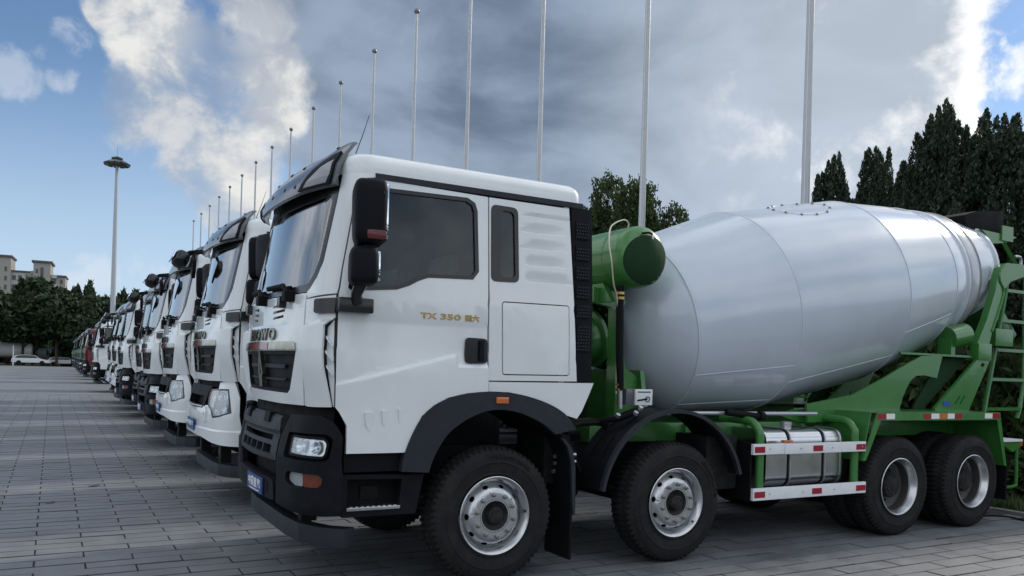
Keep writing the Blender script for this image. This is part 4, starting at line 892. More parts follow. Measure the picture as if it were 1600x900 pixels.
    for y in (.74, 1.70):
        flat_panel('pedestal_plate', [(1.62, 1.20), (2.12, 1.20), (2.02, 1.46), (1.94, 1.66), (1.80, 1.74), (1.74, 2.05), (1.74, 2.30), (1.78, 2.38), (1.74, 2.50), (1.40, 2.50), (1.40, 2.36), (1.62, 2.32)], [[(1.52 + .035 * math.cos(a), 2.43 + .035 * math.sin(a)) for a in np.linspace(0, 2 * PI, 13)[:-1]], [(1.72 + .035 * math.cos(a), 1.70 + .035 * math.sin(a)) for a in np.linspace(0, 2 * PI, 13)[:-1]]], 'green_paint', root, 1, y, .06)
    MB().prism([(1.62, 1.20), (1.67, 1.20), (1.67, 2.30), (1.62, 2.30)], 1, .66, .74).build('pedestal_web', 'green_paint', root)
    MB().prism([(.60, 1.20), (1.90, 1.20), (1.80, 1.72), (.70, 1.72)], 0, 1.95, 2.0).build('pedestal_cross', 'green_paint', root)
    MB().prism([(.55, 2.36), (1.95, 2.36), (1.80, 2.54), (.70, 2.54)], 0, 1.47, 1.52).build('tank_saddle', 'green_paint', root)
    MB().box(1.20, 1.40, .78, 1.70, 1.25, 1.62, .03).build('hydraulic_pump', 'black_matte', root)
    # ================= water tank across the frame
    tc_ = (1.665, 0, 2.775)
    wt_ = MB(); wt_.lathe([(.265, .02), (.272, .09), (.288, .16), (.310, .22), (.335, .258), (.37, .280), (.41, .288), (2.05, .288), (2.09, .28), (2.13, .25), (2.17, .16), (2.19, .02)], tc_, (0, 1, 0), 56)
    tk = wt_.build('water_tank', 'green_paint', root, angle=50)
    dome = lambda rr_: float(np.interp(rr_, [0, .02, .09, .16, .22, .258, .28, .288], [.264, .265, .272, .288, .310, .335, .37, .41]))
    V, F, bd = grid_fill([(.258 * math.cos(a) + .014, .228 * math.sin(a) - .036) for a in np.linspace(0, 2 * PI, 49)[:-1]], [], [x for x in np.arange(-.24, .28, .04)], [x for x in np.arange(-.24, .2, .04)])
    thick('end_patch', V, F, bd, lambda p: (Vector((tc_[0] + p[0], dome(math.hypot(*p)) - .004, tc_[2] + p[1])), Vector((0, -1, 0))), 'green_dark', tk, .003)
    MB().tube(arc_pts([(1.60, .29, 2.975), (1.66, .262, 2.985), (1.70, .265, 2.975)], 4), .011, 6).build('valve_lever', 'black_matte', tk)
    MB().tube([(1.71, .275, 2.98), (1.71, .268, 2.93)], .008, 6).build('valve_stem', 'galvanised', tk)
    for y in (.62, 1.85): MB().lathe([(y - .02, .291), (y + .02, .291)], tc_, (0, 1, 0), 56, (False, False)).build('tank_strap', 'green_paint', tk)
    MB().tube(arc_pts([(1.68, .62, 3.05), (1.68, .60, 3.12), (1.60, .58, 3.14), (1.42, .52, 3.05), (1.33, .42, 2.88), (1.32, .36, 2.70), (1.38, .40, 2.50), (1.46, .45, 2.38), (1.48, .46, 2.1), (1.49, .46, 1.5)], 6), .0065, 8).build('breather_pipe', 'hose_cream', root)
    ho = MB().tube([(1.50, .46, 2.50), (1.50, .46, 2.40), (1.505, .455, 2.0), (1.52, .45, 1.62), (1.525, .45, 1.53)], [.034, .036, .036, .036, .034], 14).build('water_hose', 'black_matte', root)
    for z in (2.43, 2.385, 1.585, 1.54): MB().lathe([(-.012, .040), (.012, .040)], (1.503 + (2.4 - z) * .024, .458, z), (0, 0, 1), 16).build('hose_clamp', 'gold_chrome', ho)
    MB().tube([(1.525, .45, 1.54), (1.53, .45, 1.36)], .022, 10).build('pipe_end', 'galvanised', ho)
    cbx = MB().box(1.575, 1.70, .42, .56, 1.395, 1.545, .008).build('control_box', 'visor_grey', root)
    pn = MB().box(1.665, 1.865, .395, .42, 1.395, 1.545, .005).build('sign_plate', 'guard_white', cbx)
    MB().box(1.69, 1.84, .391, .396, 1.515, 1.524).build('lettering', 'dark_plastic', pn)
    MB().prism([(1.685, 1.447), (1.75, 1.455), (1.805, 1.462), (1.805, 1.448), (1.76, 1.44), (1.685, 1.432)], 1, .391, .396).build('drawing', 'black_matte', pn)
    MB().tube([(1.805 + .024 * math.cos(a), .391, 1.452 + .024 * math.sin(a)) for a in np.linspace(0, 2 * PI, 17)[:-1]], .004, 6, closed=True).build('drawing', 'black_matte', pn)
    # ================= subframe, tanks, guards
    for y in (.60, 1.75): MB().box(1.30, 7.20, y, y + .15, 1.035, 1.21, .008).build('subframe', 'green_paint', root)
    for x in (2.45, 3.3, 4.1): MB().box(x - .03, x + .03, .55, .60, 1.03, 1.20).build('subframe_bracket', 'green_paint', root)
    MB().tube([(2.20, .34, 1.325), (4.05, .34, 1.315)], .020, 10).build('water_pipe', 'galvanised', root)
    hs_ = MB(); hs_.tube([(2.70, .28, 1.335), (3.12, .24, 1.295)], .032, 12); hs_.lathe([(0, .05), (.05, .05), (.07, .035)], (3.10, .24, 1.30), (1, -.1, -.1), 12); hs_.build('wash_gun', 'black_matte', root)
    bt = MB().box(2.34, 2.74, .16, .70, .60, 1.12, .03).build('battery_box', 'chassis_black', root)
    for x in (2.93, 4.315):
        gp_ = arc_pts([(x, .055, .52), (x, .055, 1.08), (x, .075, 1.17), (x, .14, 1.235), (x, .24, 1.258), (x, .58, 1.262)], 6)
        MB().tube(gp_, .042, 14).build('guard_post', 'green_paint', root)
    def plank(x0, x1, z0, z1, reds):
        p_ = MB().box(x0, x1, -.018, .016, z0, z1, .006).build('side_guard', 'guard_white', root)
        for a, b_ in reds: MB().box(a, b_, -.0215, -.017, (z0 + z1) / 2 - .032, (z0 + z1) / 2 + .026).build('reflector', 'reflector_red', p_)
        for q in np.arange(x0 + .22, x1 - .05, .46): MB().lathe([(0, .010), (.006, .007)], (q, -.018, (z0 + z1) / 2), (0, -1, 0), 8).build('screw', 'galvanised', p_)
        return p_
    plank(2.775, 3.195, .945, 1.048, [(2.79, 2.925)]); plank(3.203, 4.405, .942, 1.045, [(3.60, 3.74), (4.25, 4.395)]); plank(2.785, 4.42, .505, .622, [(2.80, 2.94), (3.60, 3.74), (4.265, 4.41)])
    ft_sec = round_poly([(.14, .585), (.70, .585), (.70, 1.165), (.14, 1.165)], .13, 6)
    fu = MB().prism(ft_sec, 0, 3.10, 4.22).build('fuel_tank', 'aluminium', root)
    for x in (3.10, 4.20): MB().prism(round_poly([(.13, .575), (.71, .575), (.71, 1.175), (.13, 1.175)], .14, 6), 0, x, x + .02).build('tank_rim', 'aluminium', fu)
    for x in (3.42, 3.93):
        for k, (mm, w_, dd) in enumerate((('black_matte', .026, .004), ('galvanised', .018, .008))):
            o_ = round_poly([(.14 - dd, .585 - dd), (.70 + dd, .585 - dd), (.70 + dd, 1.165 + dd), (.14 - dd, 1.165 + dd)], .13, 6); i_ = round_poly([(.14, .585), (.70, .585), (.70, 1.165), (.14, 1.165)], .13, 6)
            flat_panel('tank_strap', o_, [inset(i_, .002)], mm, fu, 0, x - w_ / 2 + .01 * k, w_) if False else MB().prism(o_, 0, x - w_ / 2 + .03 * k, x + w_ / 2 + .03 * k).build('tank_strap', mm, fu)
    MB().lathe([(0, .055), (.035, .055), (.04, .062), (.065, .062), (.07, .05)], (3.62, .36, 1.165), (0, 0, 1), 20).build('filler_cap', 'galvanised', fu)
    MB().box(3.22, 3.345, -.0175 + .03, .06, 1.05, 1.075, .006).build('side_marker', 'lens_orange', root)
    for z in (.985, .56): MB().box(2.90, 4.34, .016, .05, z - .02, z + .02).build('guard_bracket', 'chassis_black', root)
    MB().box(2.775, 2.79, .02, .40, .50, 1.06).build('guard_plate', 'black_matte', root)
    # ================= rear wings
    wg = flat_panel('rear_wing', [(4.60, 1.358), (6.865, 1.346), (7.03, .70), (6.985, .70), (6.81, 1.255), (4.66, 1.262), (4.435, .84), (4.38, .84)], [], 'green_paint', root, 1, .0, .012)
    tp = MB(); tp.prism([(4.50, 1.352), (6.865, 1.344), (6.865, 1.336), (4.50, 1.344)], 1, .012, .72); tp.prism([(4.50, 1.352), (4.38, .84), (4.395, .84), (4.515, 1.345)], 1, .012, .70); tp.prism([(6.86, 1.345), (7.025, .70), (7.01, .70), (6.845, 1.34)], 1, .012, .70)
    tp.build('wing_top', 'green_paint', wg)
    flat_panel('wing_gusset', [(3.72, 1.30), (3.98, 1.352), (4.62, 1.352), (4.42, .88), (4.36, .88), (4.30, 1.18), (3.9, 1.24)], [], 'green_paint', wg, 1, .56, .012)
    for m_, a, b_ in (('reflector_red', 4.60, 4.735), ('reflector_white', 4.745, 4.885), ('reflector_red', 5.39, 5.515), ('reflector_white', 5.525, 5.67), ('lens_orange', 5.68, 5.815), ('reflector_white', 5.825, 5.955), ('reflector_red', 5.965, 6.10), ('reflector_white', 6.55, 6.70), ('reflector_red', 6.71, 6.855)):
        MB().box(a, b_, -.004, .0, 1.275, 1.335).build('reflector', m_, wg)
    mir.append(wg)
    mir.append(MB().box(7.06, 7.085, .02, .62, .28, .80).build('rear_mudflap', 'black_matte', root))
    # ================= drum support at the rear
    for y in (.45, 2.03):
        cut = [(5.61, 1.38), (5.66, 1.50), (5.72, 1.60), (5.80, 1.70), (5.90, 1.755), (6.05, 1.765), (6.25, 1.735)]
        flat_panel('support_plate', [(4.05, 1.215), (4.03, 1.41), (4.77, 1.52), (5.29, 1.71), (5.75, 1.905), (5.99, 1.995), (6.40, 2.01), (6.30, 1.735)] + cut[::-1][1:] + [(5.61, 1.215)], [], 'green_paint', root, 1, y, .03)
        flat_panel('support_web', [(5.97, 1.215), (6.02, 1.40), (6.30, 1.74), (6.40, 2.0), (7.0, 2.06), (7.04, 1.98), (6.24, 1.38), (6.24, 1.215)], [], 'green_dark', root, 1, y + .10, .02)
        lg = flat_panel('support_leg', [(6.22, 1.215), (6.22, 1.37), (7.05, 1.985), (7.33, 1.99), (6.92, 1.37), (6.90, 1.215)], [[(6.60, 1.42), (6.63, 1.42), (6.72, 1.52), (6.69, 1.52)], [(6.70, 1.42), (6.73, 1.42), (6.82, 1.52), (6.79, 1.52)], [(7.12, 1.91), (7.18, 1.89), (7.22, 1.93), (7.16, 1.95)]], 'green_paint', root, 1, y - .04, .04)
        MB().box(7.045, 7.325, y - .06, y + .06, 1.98, 2.19, .01).build('leg_block', 'green_paint', root)
        if y < 1: MB().box(6.37, 6.50, y - .046, y - .041, 1.40, 1.46).build('sticker', 'sticker_blue', lg)
        flat_panel('upper_arm', [(7.06, 2.19), (7.32, 2.19), (7.40, 2.45), (7.575, 2.80), (7.60, 2.90), (7.76, 3.02), (8.10, 3.12), (8.09, 3.265), (7.66, 3.255), (7.52, 3.19), (7.45, 3.02), (7.42, 2.88), (7.25, 2.50)], [], 'green_paint', root, 1, y - .03, .09)
        MB().tube(arc_pts([(7.36, y - .035, 2.35), (7.42, y - .035, 2.46), (7.58, y - .035, 2.80), (7.58, y - .035, 2.92), (7.50, y - .035, 3.02), (7.50, y - .035, 3.14), (7.58, y - .035, 3.22)], 5), .014, 8).build('arm_bead', 'green_paint', root)
    MB().box(5.6, 7.0, .45, 2.06, 2.005, 2.03).build('support_deck', 'green_paint', root)
    for y in (.56, 1.94):
        rl = MB(); rl.tube([(6.62, y, 2.235), (6.98, y, 2.30)], .145, 24); ro_ = rl.build('drum_roller', 'green_paint', root)
        MB().box(6.60, 6.68, y - .09, y + .09, 2.02, 2.24).build('roller_bracket', 'green_paint', ro_)
    # ================= hopper, chute, ladder
    hp_ = MB()
    hp_.prism([(7.35, 3.90), (7.62, 3.985), (8.245, 4.05), (8.245, 3.745), (7.80, 3.72), (7.42, 3.73)], 1, .82, 1.68, .01); hb3 = hp_.build('hopper', 'black_matte', root)
    MB().prism([(7.60, 3.72), (8.40, 3.70), (8.15, 3.60), (7.85, 3.56)], 1, .72, 1.78).build('hopper_bracket', 'green_paint', hb3)
    MB().box(8.02, 8.28, .70, .72, 3.62, 3.82).build('hopper_tab', 'green_paint', hb3)
    for y in (.74, 1.72): MB().tube([(8.10, y, 3.62), (8.52, y - .02, 3.22)], .035, 4).build('hopper_strut', 'green_paint', hb3)
    MB().prism([(7.72, 3.20), (8.60, 2.72), (8.95, 2.40), (8.85, 2.30), (8.45, 2.55), (7.70, 2.95)], 1, .98, 1.52, .02).build('discharge_chute', 'green_paint', root)
    MB().box(8.08, 8.50, .78, .98, 2.20, 2.44, .02).build('chute_pivot', 'green_paint', root)
    lad = MB(); lad.tube([(8.02, .90, 1.20), (8.07, .90, 1.33), (8.50, .90, 2.99), (8.56, .92, 3.22)], .030, 8); lad.tube([(8.86, .90, 1.20), (8.92, .90, 1.33), (9.0, .90, 1.70), (8.98, .90, 3.3)], .030, 8)
    ld = lad.build('ladder', 'green_paint', root)
    for x0, x1, z in ((8.07, 8.93, 1.335), (8.19, 9.0, 1.745), (8.30, 9.0, 2.155), (8.40, 9.0, 2.565), (8.50, 9.0, 2.99)): MB().box(x0, x1, .875, .925, z - .022, z + .022).build('rung', 'green_paint', ld)
    lb = MB(); lb.tube(arc_pts([(8.66, .80, 3.22), (8.66, .80, 3.42), (8.60, .80, 3.46), (8.50, .80, 3.45)], 4), .022, 8); lb.build('control_lever', 'galvanised', root)
    MB().prism([(7.10, .92), (7.80, .96), (7.80, .88), (7.62, .82), (7.45, .90), (7.10, .86)], 1, .26, .32, .004).build('rear_bracket', 'green_paint', root)
    MB().box(7.30, 7.81, .24, .60, .955, .985, .004).build('bracket_top', 'guard_white', root)
    MB().tube(arc_pts([(7.76, .29, .88), (7.77, .29, .45), (7.74, .29, .385), (7.52, .29, .38), (7.50, .29, .48)], 4), .022, 8).build('step_loop', 'green_paint', root)
    MB().box(7.0, 7.12, .40, 2.10, .72, .84, .01).build('rear_bumper', 'chassis_black', root)
    MB().box(7.78, 7.82, .25, .34, .90, .965).build('tail_lamp', 'lens_orange', root)
    CABN = set(CAB)
    for i, o in enumerate(mir):
        c = mirror(o, root)
        if i < n_cab_mir: CAB.add(c.name)
    return root

# ------------------------------------------------------------------ the white bumper with big headlamps
def white_bumper(root):
    first = len(KIDS[root.name]); B = []
    dz = -0.07
    Z = lambda pts: [(u, z + dz) for u, z in pts]
    out_r = Z([(0, 1.12), (.56, 1.13), (.60, 1.165), (.70, 1.17), (.83, 1.13), (.95, 1.04), (1.10, 1.065), (1.245, 1.105), (1.20, 1.24), (1.15, 1.372), (.95, 1.37), (.95, 1.44), (1.20, 1.47), (1.255, 1.37), (1.30, 1.28), (1.366, .93), (1.372, .735), (1.175, .745), (.60, .80), (0, .815)])
    def rel(u, z): return .015 * smooth01((.915 + dz - z) / .02)
    b = spanel('white_bumper', sym(out_r), [], 'white_paint', root, relief=rel, off=.012, zcut=(.895 + dz, .915 + dz, .93 + dz, 1.1 + dz, 1.2 + dz, 1.3 + dz), th=.05)
    gr = Z([(0, 1.40), (.50, 1.395), (.745, 1.388), (.64, 1.30), (.60, 1.20), (.56, 1.135), (0, 1.125)])
    g = spanel('bumper_grille', sym(gr), [sym(Z([(0, 1.27), (.50, 1.27), (.52, 1.165), (0, 1.16)]))], 'dark_plastic', b, off=.020, th=.05)
    spanel('grille_backing', sym(Z([(0, 1.44), (1.22, 1.44), (1.3, 1.2), (1.3, .85), (0, .85)])), [], 'black_matte', b, off=-.09, th=.02)
    spanel('grille_trim', sym(Z([(0, 1.150), (.53, 1.155), (.53, 1.140), (0, 1.135)])), [], 'galvanised', b, off=.028, th=.02)
    for s in (-1, 1):
        hl = [(s * u, z) for u, z in Z([(.70, 1.35), (.95, 1.365), (1.148, 1.370), (1.200, 1.24), (1.243, 1.11), (1.11, 1.068), (.95, 1.042), (.84, 1.125), (.72, 1.165), (.675, 1.28)])]
        if s < 0: hl = hl[::-1]
        h = spanel('headlight', hl, [], 'hub_black', b, off=-.045, th=.01)
        spanel('headlight_glass', hl, [], 'lamp_glass', h, off=.012, th=.004)
        spanel('lamp_bezel', inset(hl, -.004), [inset(hl, .012)], 'black_gloss', h, off=.014, th=.06)
        for u, z, r in ((.80, 1.27, .052), (.96, 1.29, .062), (1.11, 1.29, .045), (.80, 1.185, .040), (.95, 1.13, .050), (1.12, 1.16, .052)):
            q = SP(s * u, z + dz); n_ = SNRM(s * u, z + dz)
            r *= .82; MB().lathe([(0, r * .2), (.01, r * .75), (.036, r), (.034, r * .88), (.014, r * .6), (.008, .012), (.024, .010), (.026, .001)], q - n_ * .05, n_, 16).build('lamp_bowl', 'lamp_reflector', h)
        spanel('corner_pod', [(s * u, z) for u, z in Z([(.58, .985), (.58, 1.125), (.63, 1.155), (.68, 1.15), (.74, 1.10), (.74, .985)])][::s], [[(s * u, z) for u, z in Z([(.655, 1.0), (.69, 1.0), (.69, 1.09), (.655, 1.09)])][::s]], 'white_paint', b, off=.035, th=.03)
    pl = spanel('number_plate', Z([(-.20, .86), (.26, .85), (.26, .985), (-.20, .99)]), [], 'plate_blue', b, off=.045, th=.012)
    for k, ch in enumerate('中国重汽'):
        a = -.16 + .1 * k
        lettering('lettering', ch, 'plate_white', pl, lambda s, t, a=a: (SP(a + .08 * s, .90 + dz + .06 * t) + SNRM(a, .85) * .047, SNRM(a, .85)), th=.003)
    for o in KIDS[root.name][first:]: CAB.add(o.name)

def front_mirrors(root, arm=True):
    """kerb mirror on the far corner of the visor and a small one before the windscreen"""
    f = MB(); f.tube([(-1.40, 2.05, 3.06), (-1.58, 2.06, 3.03), (-1.68, 2.06, 2.98)], .030, 8)
    a = f.build('front_mirror_arm', 'black_matte', root); CAB.add(a.name)
    V = []; F = []; nu, nv = 18, 10; M = Matrix.Rotation(R(25), 3, 'Y') @ Matrix.Rotation(R(-20), 3, 'X')
    for i in range(nv + 1):
        ph = -PI / 2 + PI * i / nv
        for j in range(nu):
            t = 2 * PI * j / nu; sc_ = lambda w: math.copysign(abs(w) ** .7, w)
            q = M @ Vector((.10 * sc_(math.cos(ph)) * sc_(math.cos(t)), .135 * sc_(math.cos(ph)) * sc_(math.sin(t)), .105 * sc_(math.sin(ph)))); V.append((-1.70 + q.x, 2.06 + q.y, 2.93 + q.z))
    for i in range(nv):
        for j in range(nu): F.append((i * nu + j, i * nu + (j + 1) % nu, (i + 1) * nu + (j + 1) % nu, (i + 1) * nu + j))
    m = mesh_obj('front_mirror', V, F, 'black_gloss', root); CAB.add(m.name)
    g = MB(); g.box(-.112, -.098, -.095, .095, -.07, .075, .012); g.v = [tuple(Vector((-1.70, 2.06, 2.93)) + M @ Vector(v)) for v in g.v]; g.build('mirror_glass', 'mirror_glass', m)
    k = MB(); k.tube([(-1.46, 1.85, 3.02), (-1.56, 1.83, 2.99), (-1.57, 1.82, 2.93)], .016, 8); k.prism(round_poly([(1.72, 2.90), (1.82, 2.95), (1.90, 2.86), (1.88, 2.72), (1.80, 2.66), (1.72, 2.76)], .03), 0, -1.60, -1.555, .008)
    kk = k.build('kerb_mirror', 'dark_plastic', root); CAB.add(kk.name)

GREY_A = ('bumper_corner', 'bumper_grille', 'grille_backing', 'bumper_beam', 'cowl')
hero = build_truck()
hero['label'] = 'nearest white concrete mixer truck with black bumper and pale drum on green frame'; hero['category'] = 'mixer truck'; hero['group'] = 'trucks parked in a row'
NEARONLY = ('lettering',)
def paint(mapping):
    def f(src, c):
        if c.type != 'MESH': return
        for s in c.material_slots:
            k = s.material.name if s.material else None
            if k in mapping: s.link = 'OBJECT'; s.material = MATS[mapping[k]]
    return f
TURN = random.Random(3)
def place(src, x, y, label, dz=0.0, skip=(), mapping=None):
    pm = paint(mapping) if mapping else None
    c = src.copy(); link(c, None); c.location = (x, y, 0); c.rotation_euler = (0, 0, R(TURN.uniform(-.9, .9)) if y > 5 else 0.0); c['label'] = label
    for ch in KIDS[src.name]:
        if ch.name.split('.')[0] in skip: continue
        q = copy_tree(ch, c, skip, pm)
        if dz and ch.name in CAB: q.location.z += dz
    return c
BUMPER_A = ('bumper_corner', 'bumper_grille', 'grille_backing', 'bumper_beam', 'cowl')
SMALL = ('fixing', 'screw', 'wheel_nuts', 'vent_mesh', 'flange_bolts', 'hatch_bolt', 'tread_stud', 'bolt', 'hose_clamp', 'reflector', 'drawing', 'sticker', 'valve', 'air_hose', 'air_valve', 'weld_seam', 'arch_rib')
# second truck: white bumper
t2 = place(hero, .06, 3.75, 'white truck with white bumper and large clear headlamps, right beside the nearest mixer truck', skip=BUMPER_A + ('wheel_nuts', 'tread_stud', 'screw', 'drawing'))
white_bumper(t2); front_mirrors(t2)
CABT2 = {c.name for c in KIDS[t2.name]}
NON_CAB = {n.split('.')[0] for n in [c.name for c in KIDS[hero.name]]} - {n.split('.')[0] for n in CAB}
for c in KIDS[t2.name]:
    b = c.name.split('.')[0]
    if b not in NON_CAB and b not in ('wheel', 'underrun_bar', 'bar_bracket'): c.location.z += .07
def place2(x, y, label, skip=SMALL): return place(t2, x, y, label, skip=skip)
t3 = place2(.05, 7.35, 'white truck with white bumper, second one behind the nearest mixer truck')
t4 = place(hero, .08, 10.95, 'white truck with black bumper just behind the two white-bumpered trucks', skip=SMALL); front_mirrors(t4)
t5 = place(hero, .24, 14.5, 'white truck with black bumper, second of the three black-bumpered ones behind the white-bumpered pair', skip=SMALL)
t6 = place(hero, .15, 19.0, 'white truck with black bumper, last of the three behind the white-bumpered pair', skip=SMALL)
t7 = place2(.20, 22.6, 'small white truck with white bumper, nearer of the far pair')
t8 = place2(.25, 26.4, 'small white truck with white bumper, farther of the far pair')
FAR = SMALL + ('front_mirror', 'front_mirror_arm', 'kerb_mirror', 'steering_wheel', 'rung', 'vent_fin', 'air_scoop', 'lettering')
t9 = place(hero, .12, 37.0, 'distant white truck with black bumper standing alone beyond a gap in the row', skip=FAR + ('emblem', 'badge'))
RED = {'white_paint': 'red_paint', 'far_white': 'red_paint'}
GRN = {'white_paint': 'truck_green'}
t10 = place(hero, .10, 50.0, 'distant dark red truck between the white truck and the green trucks', skip=FAR, mapping=RED)
GL = 'distant dark green truck at the far end of the row'
for i, (x, y, nm) in enumerate(((.10, 59.0, 'distant green truck next to the dark red truck'), (.15, 66.0, 'second green truck beyond the dark red truck'), (.25, 74.0, 'third green truck beyond the dark red truck'), (.30, 84.0, 'fourth green truck beyond the dark red truck, near the end of the row'), (.35, 96.0, 'leftmost and last green truck at the far end of the row'))):
    place(hero, x, y, nm, skip=FAR, mapping=GRN)

# ------------------------------------------------------------------ ground
def sheet(name, x0, x1, y0, y1, z, m, kind='structure', parent=None):
    o = mesh_obj(name, [(x0, y0, z), (x1, y0, z), (x1, y1, z), (x0, y1, z)], [(0, 1, 2, 3)], m, parent, smooth=False)
    return tag(o, kind=kind)
PX1, PY1 = 8.15, 122.0
# far pavement: the same paving as a pattern, where the pieces are too small to tell apart
def paving_mat():
    m = bpy.data.materials.new('far_paving'); m.use_nodes = True; nt = m.node_tree; L = nt.links.new; b = nt.nodes['Principled BSDF']
    tc = nt.nodes.new('ShaderNodeTexCoord')
    br = nt.nodes.new('ShaderNodeTexBrick'); L(tc.outputs['Object'], br.inputs['Vector']); br.offset = 0.5
    br.inputs['Color1'].default_value = (.125, .134, .150, 1); br.inputs['Color2'].default_value = (.165, .175, .193, 1); br.inputs['Mortar'].default_value = (.06, .06, .06, 1)
    br.inputs['Scale'].default_value = 1.0; br.inputs['Mortar Size'].default_value = .005; br.inputs['Brick Width'].default_value = .73; br.inputs['Row Height'].default_value = .217
    n = nt.nodes.new('ShaderNodeTexNoise'); mp = nt.nodes.new('ShaderNodeMapping'); mp.inputs['Scale'].default_value = (.5, 1.1, 1); L(tc.outputs['Object'], mp.inputs[0]); L(mp.outputs[0], n.inputs['Vector']); n.inputs['Scale'].default_value = .8; n.inputs['Detail'].default_value = 8
    mr = nt.nodes.new('ShaderNodeMapRange'); L(n.outputs['Fac'], mr.inputs[0]); mr.inputs[1].default_value = .3; mr.inputs[2].default_value = .7; mr.inputs[3].default_value = .8; mr.inputs[4].default_value = 1.25
    cm = nt.nodes.new('ShaderNodeVectorMath'); cm.operation = 'SCALE'; L(br.outputs[0], cm.inputs[0]); L(mr.outputs[0], cm.inputs['Scale']); L(cm.outputs[0], b.inputs['Base Color']); b.inputs['Roughness'].default_value = .65
    MATS['far_paving'] = m
paving_mat()
sheet('terrain', -2500, 2500, -2500, 2500, -.09, 'soil')
pav = sheet('pavement', -120, PX1, -60, PY1, -.03, 'far_paving')
NX0, NX1, NY0, NY1 = -9.0, PX1 - .12, -4.6, 34.0
bed = sheet('joint_bed', NX0, NX1 + .02, NY0, NY1, -.018, 'joint_sand', kind=None, parent=pav)
if 'kind' in bed: del bed['kind']
LX, LY, GAP = .73, .217, .008
rnd = random.Random(5)
def paver_mesh(seed):
    r = random.Random(seed); hx, hy = (LX - GAP) / 2, (LY - GAP) / 2; cx, cy = .005, .010
    top = [(-hx + cx, -hy + cy), (hx - cx, -hy + cy), (hx - cx, hy - cy), (-hx + cx, hy - cy)]; bot = [(-hx, -hy), (hx, -hy), (hx, hy), (-hx, hy)]
    V = [(x + r.uniform(-.002, .002), y + r.uniform(-.002, .002), 0) for x, y in top] + [(x, y, -.003) for x, y in bot] + [(x, y, -.04) for x, y in bot]
    F = [(0, 1, 2, 3)] + [((i + 1) % 4, i, 4 + i, 4 + (i + 1) % 4) for i in range(4)] + [(4 + (i + 1) % 4, 4 + i, 8 + i, 8 + (i + 1) % 4) for i in range(4)]
    return V, F
pm = []
for s in range(6):
    V, F = paver_mesh(s); me = bpy.data.meshes.new('paver'); me.from_pydata(V, [], F); me.materials.append(MATS['paver']); me.materials.append(MATS['joint_sand']); me.materials.append(MATS['edge_grime']); me.polygons.foreach_set('material_index', [0] + [2] * 4 + [1] * 4); pm.append((me, V, F))
camp = np.array([-3.0729, -5.6516, 1.7135])
def depth_of(x, y): return (x - camp[0]) * math.sin(.5133) + (y - camp[1]) * math.cos(.5133)
def pxy(x, y):
    d = depth_of(x, y); u = 1274.456 * ((x - camp[0]) * math.cos(.5133) - (y - camp[1]) * math.sin(.5133)) / d; v = 1274.456 * camp[2] / d
    return 800 + u - .0295 * v, 574 + .0295 * u + v, d
cells = []
ny = int((NY1 - NY0) / LY); nxc = int((NX1 - NX0) / LX)
for j in range(ny):
    y = NY0 + (j + .5) * LY; off = (LX / 2 if j % 2 else 0)
    for i in range(nxc):
        x = NX0 + (i + .5) * LX + off
        if x + LX / 2 > NX1: continue
        d = depth_of(x, y)
        if d < 2.0: continue
        a, b, d = pxy(x, y)
        if a < -400 or a > 2000 or b > 1200: continue
        hidden = (-.6 < x < 7.0 and .2 < y < 40) or b > 915 or a < -30 or a > 1630
        cells.append((1e9 if hidden else d, x, y))
cells.sort()
SV = []; SF = []
for k, (d, x, y) in enumerate(cells):
    me, V, F = pm[rnd.randrange(6)]; z = rnd.uniform(-.003, .002); tx = rnd.uniform(-.006, .006); ty = rnd.uniform(-.008, .008)
    if k < 300:
        o = bpy.data.objects.new('paver', me); link(o, pav); o.location = (x, y, z + .0); o.rotation_euler = (ty, tx, rnd.uniform(-.004, .004))
    else:
        n0 = len(SV); SV += [(x + v[0], y + v[1], z + v[2] + v[0] * tx + v[1] * ty) for v in V]; SF += [tuple(i + n0 for i in f) for f in F]
st_ = mesh_obj('far_pavers', SV, SF, ['paver', 'joint_sand', 'edge_grime'], pav, smooth=False); st_.data.polygons.foreach_set('material_index', ([0] + [2] * 4 + [1] * 4) * (len(SF) // 9)); st_['kind'] = 'stuff'
# two dark leaves / scraps lying on the paving
for x, y, s, a, lb in ((-2.55, 6.3, .07, .2, 'dark scrap lying on the paving left of the nearest bumper'), (-3.05, 5.1, .055, .5, 'thin dark scrap on the paving, the one farther left')):
    V = [(s * math.cos(t) * (1 + .3 * math.sin(3 * t)), .6 * s * math.sin(t), .008 + .006 * math.sin(2 * t)) for t in np.linspace(0, 2 * PI, 13)[:-1]] + [(0, 0, .015)]
    o = mesh_obj('leaf_litter', V, [(i, (i + 1) % 12, 12) for i in range(12)], 'bark'); o.location = (x, y, .0); o.rotation_euler = (0, 0, a); tag(o, lb, 'leaf')
# kerb along the grass
kb = empty('kerb', (PX1, 0, 0)); tag(kb, 'pale stone kerb between paving and grass behind the mixer truck', 'kerb')
for k in range(60):
    y = -6 + k * .75
    o = MB().box(-.115, .0, .004, .744, -.04, .004 + .003 * (k % 3), .010).build('kerb_stone', 'kerb_stone', kb) if k == 0 else None
    if k == 0: ks = o; ks.location = (0, y, 0)
    else:
        c = ks.copy(); link(c, kb); c.location = (0, y, .002 * (k % 3))
cbl = MB().tube(arc_pts([(6.4, .55, .014), (7.0, .42, .014), (7.35, .35, .014), (7.5, .2, .014), (7.45, -.05, .014), (7.9, -.6, .014), (9.0, -1.2, .02)], 8), .011, 6).build('cable', 'black_matte')
tag(cbl, 'thin black cable lying on the paving behind the rear wheels', 'cable')
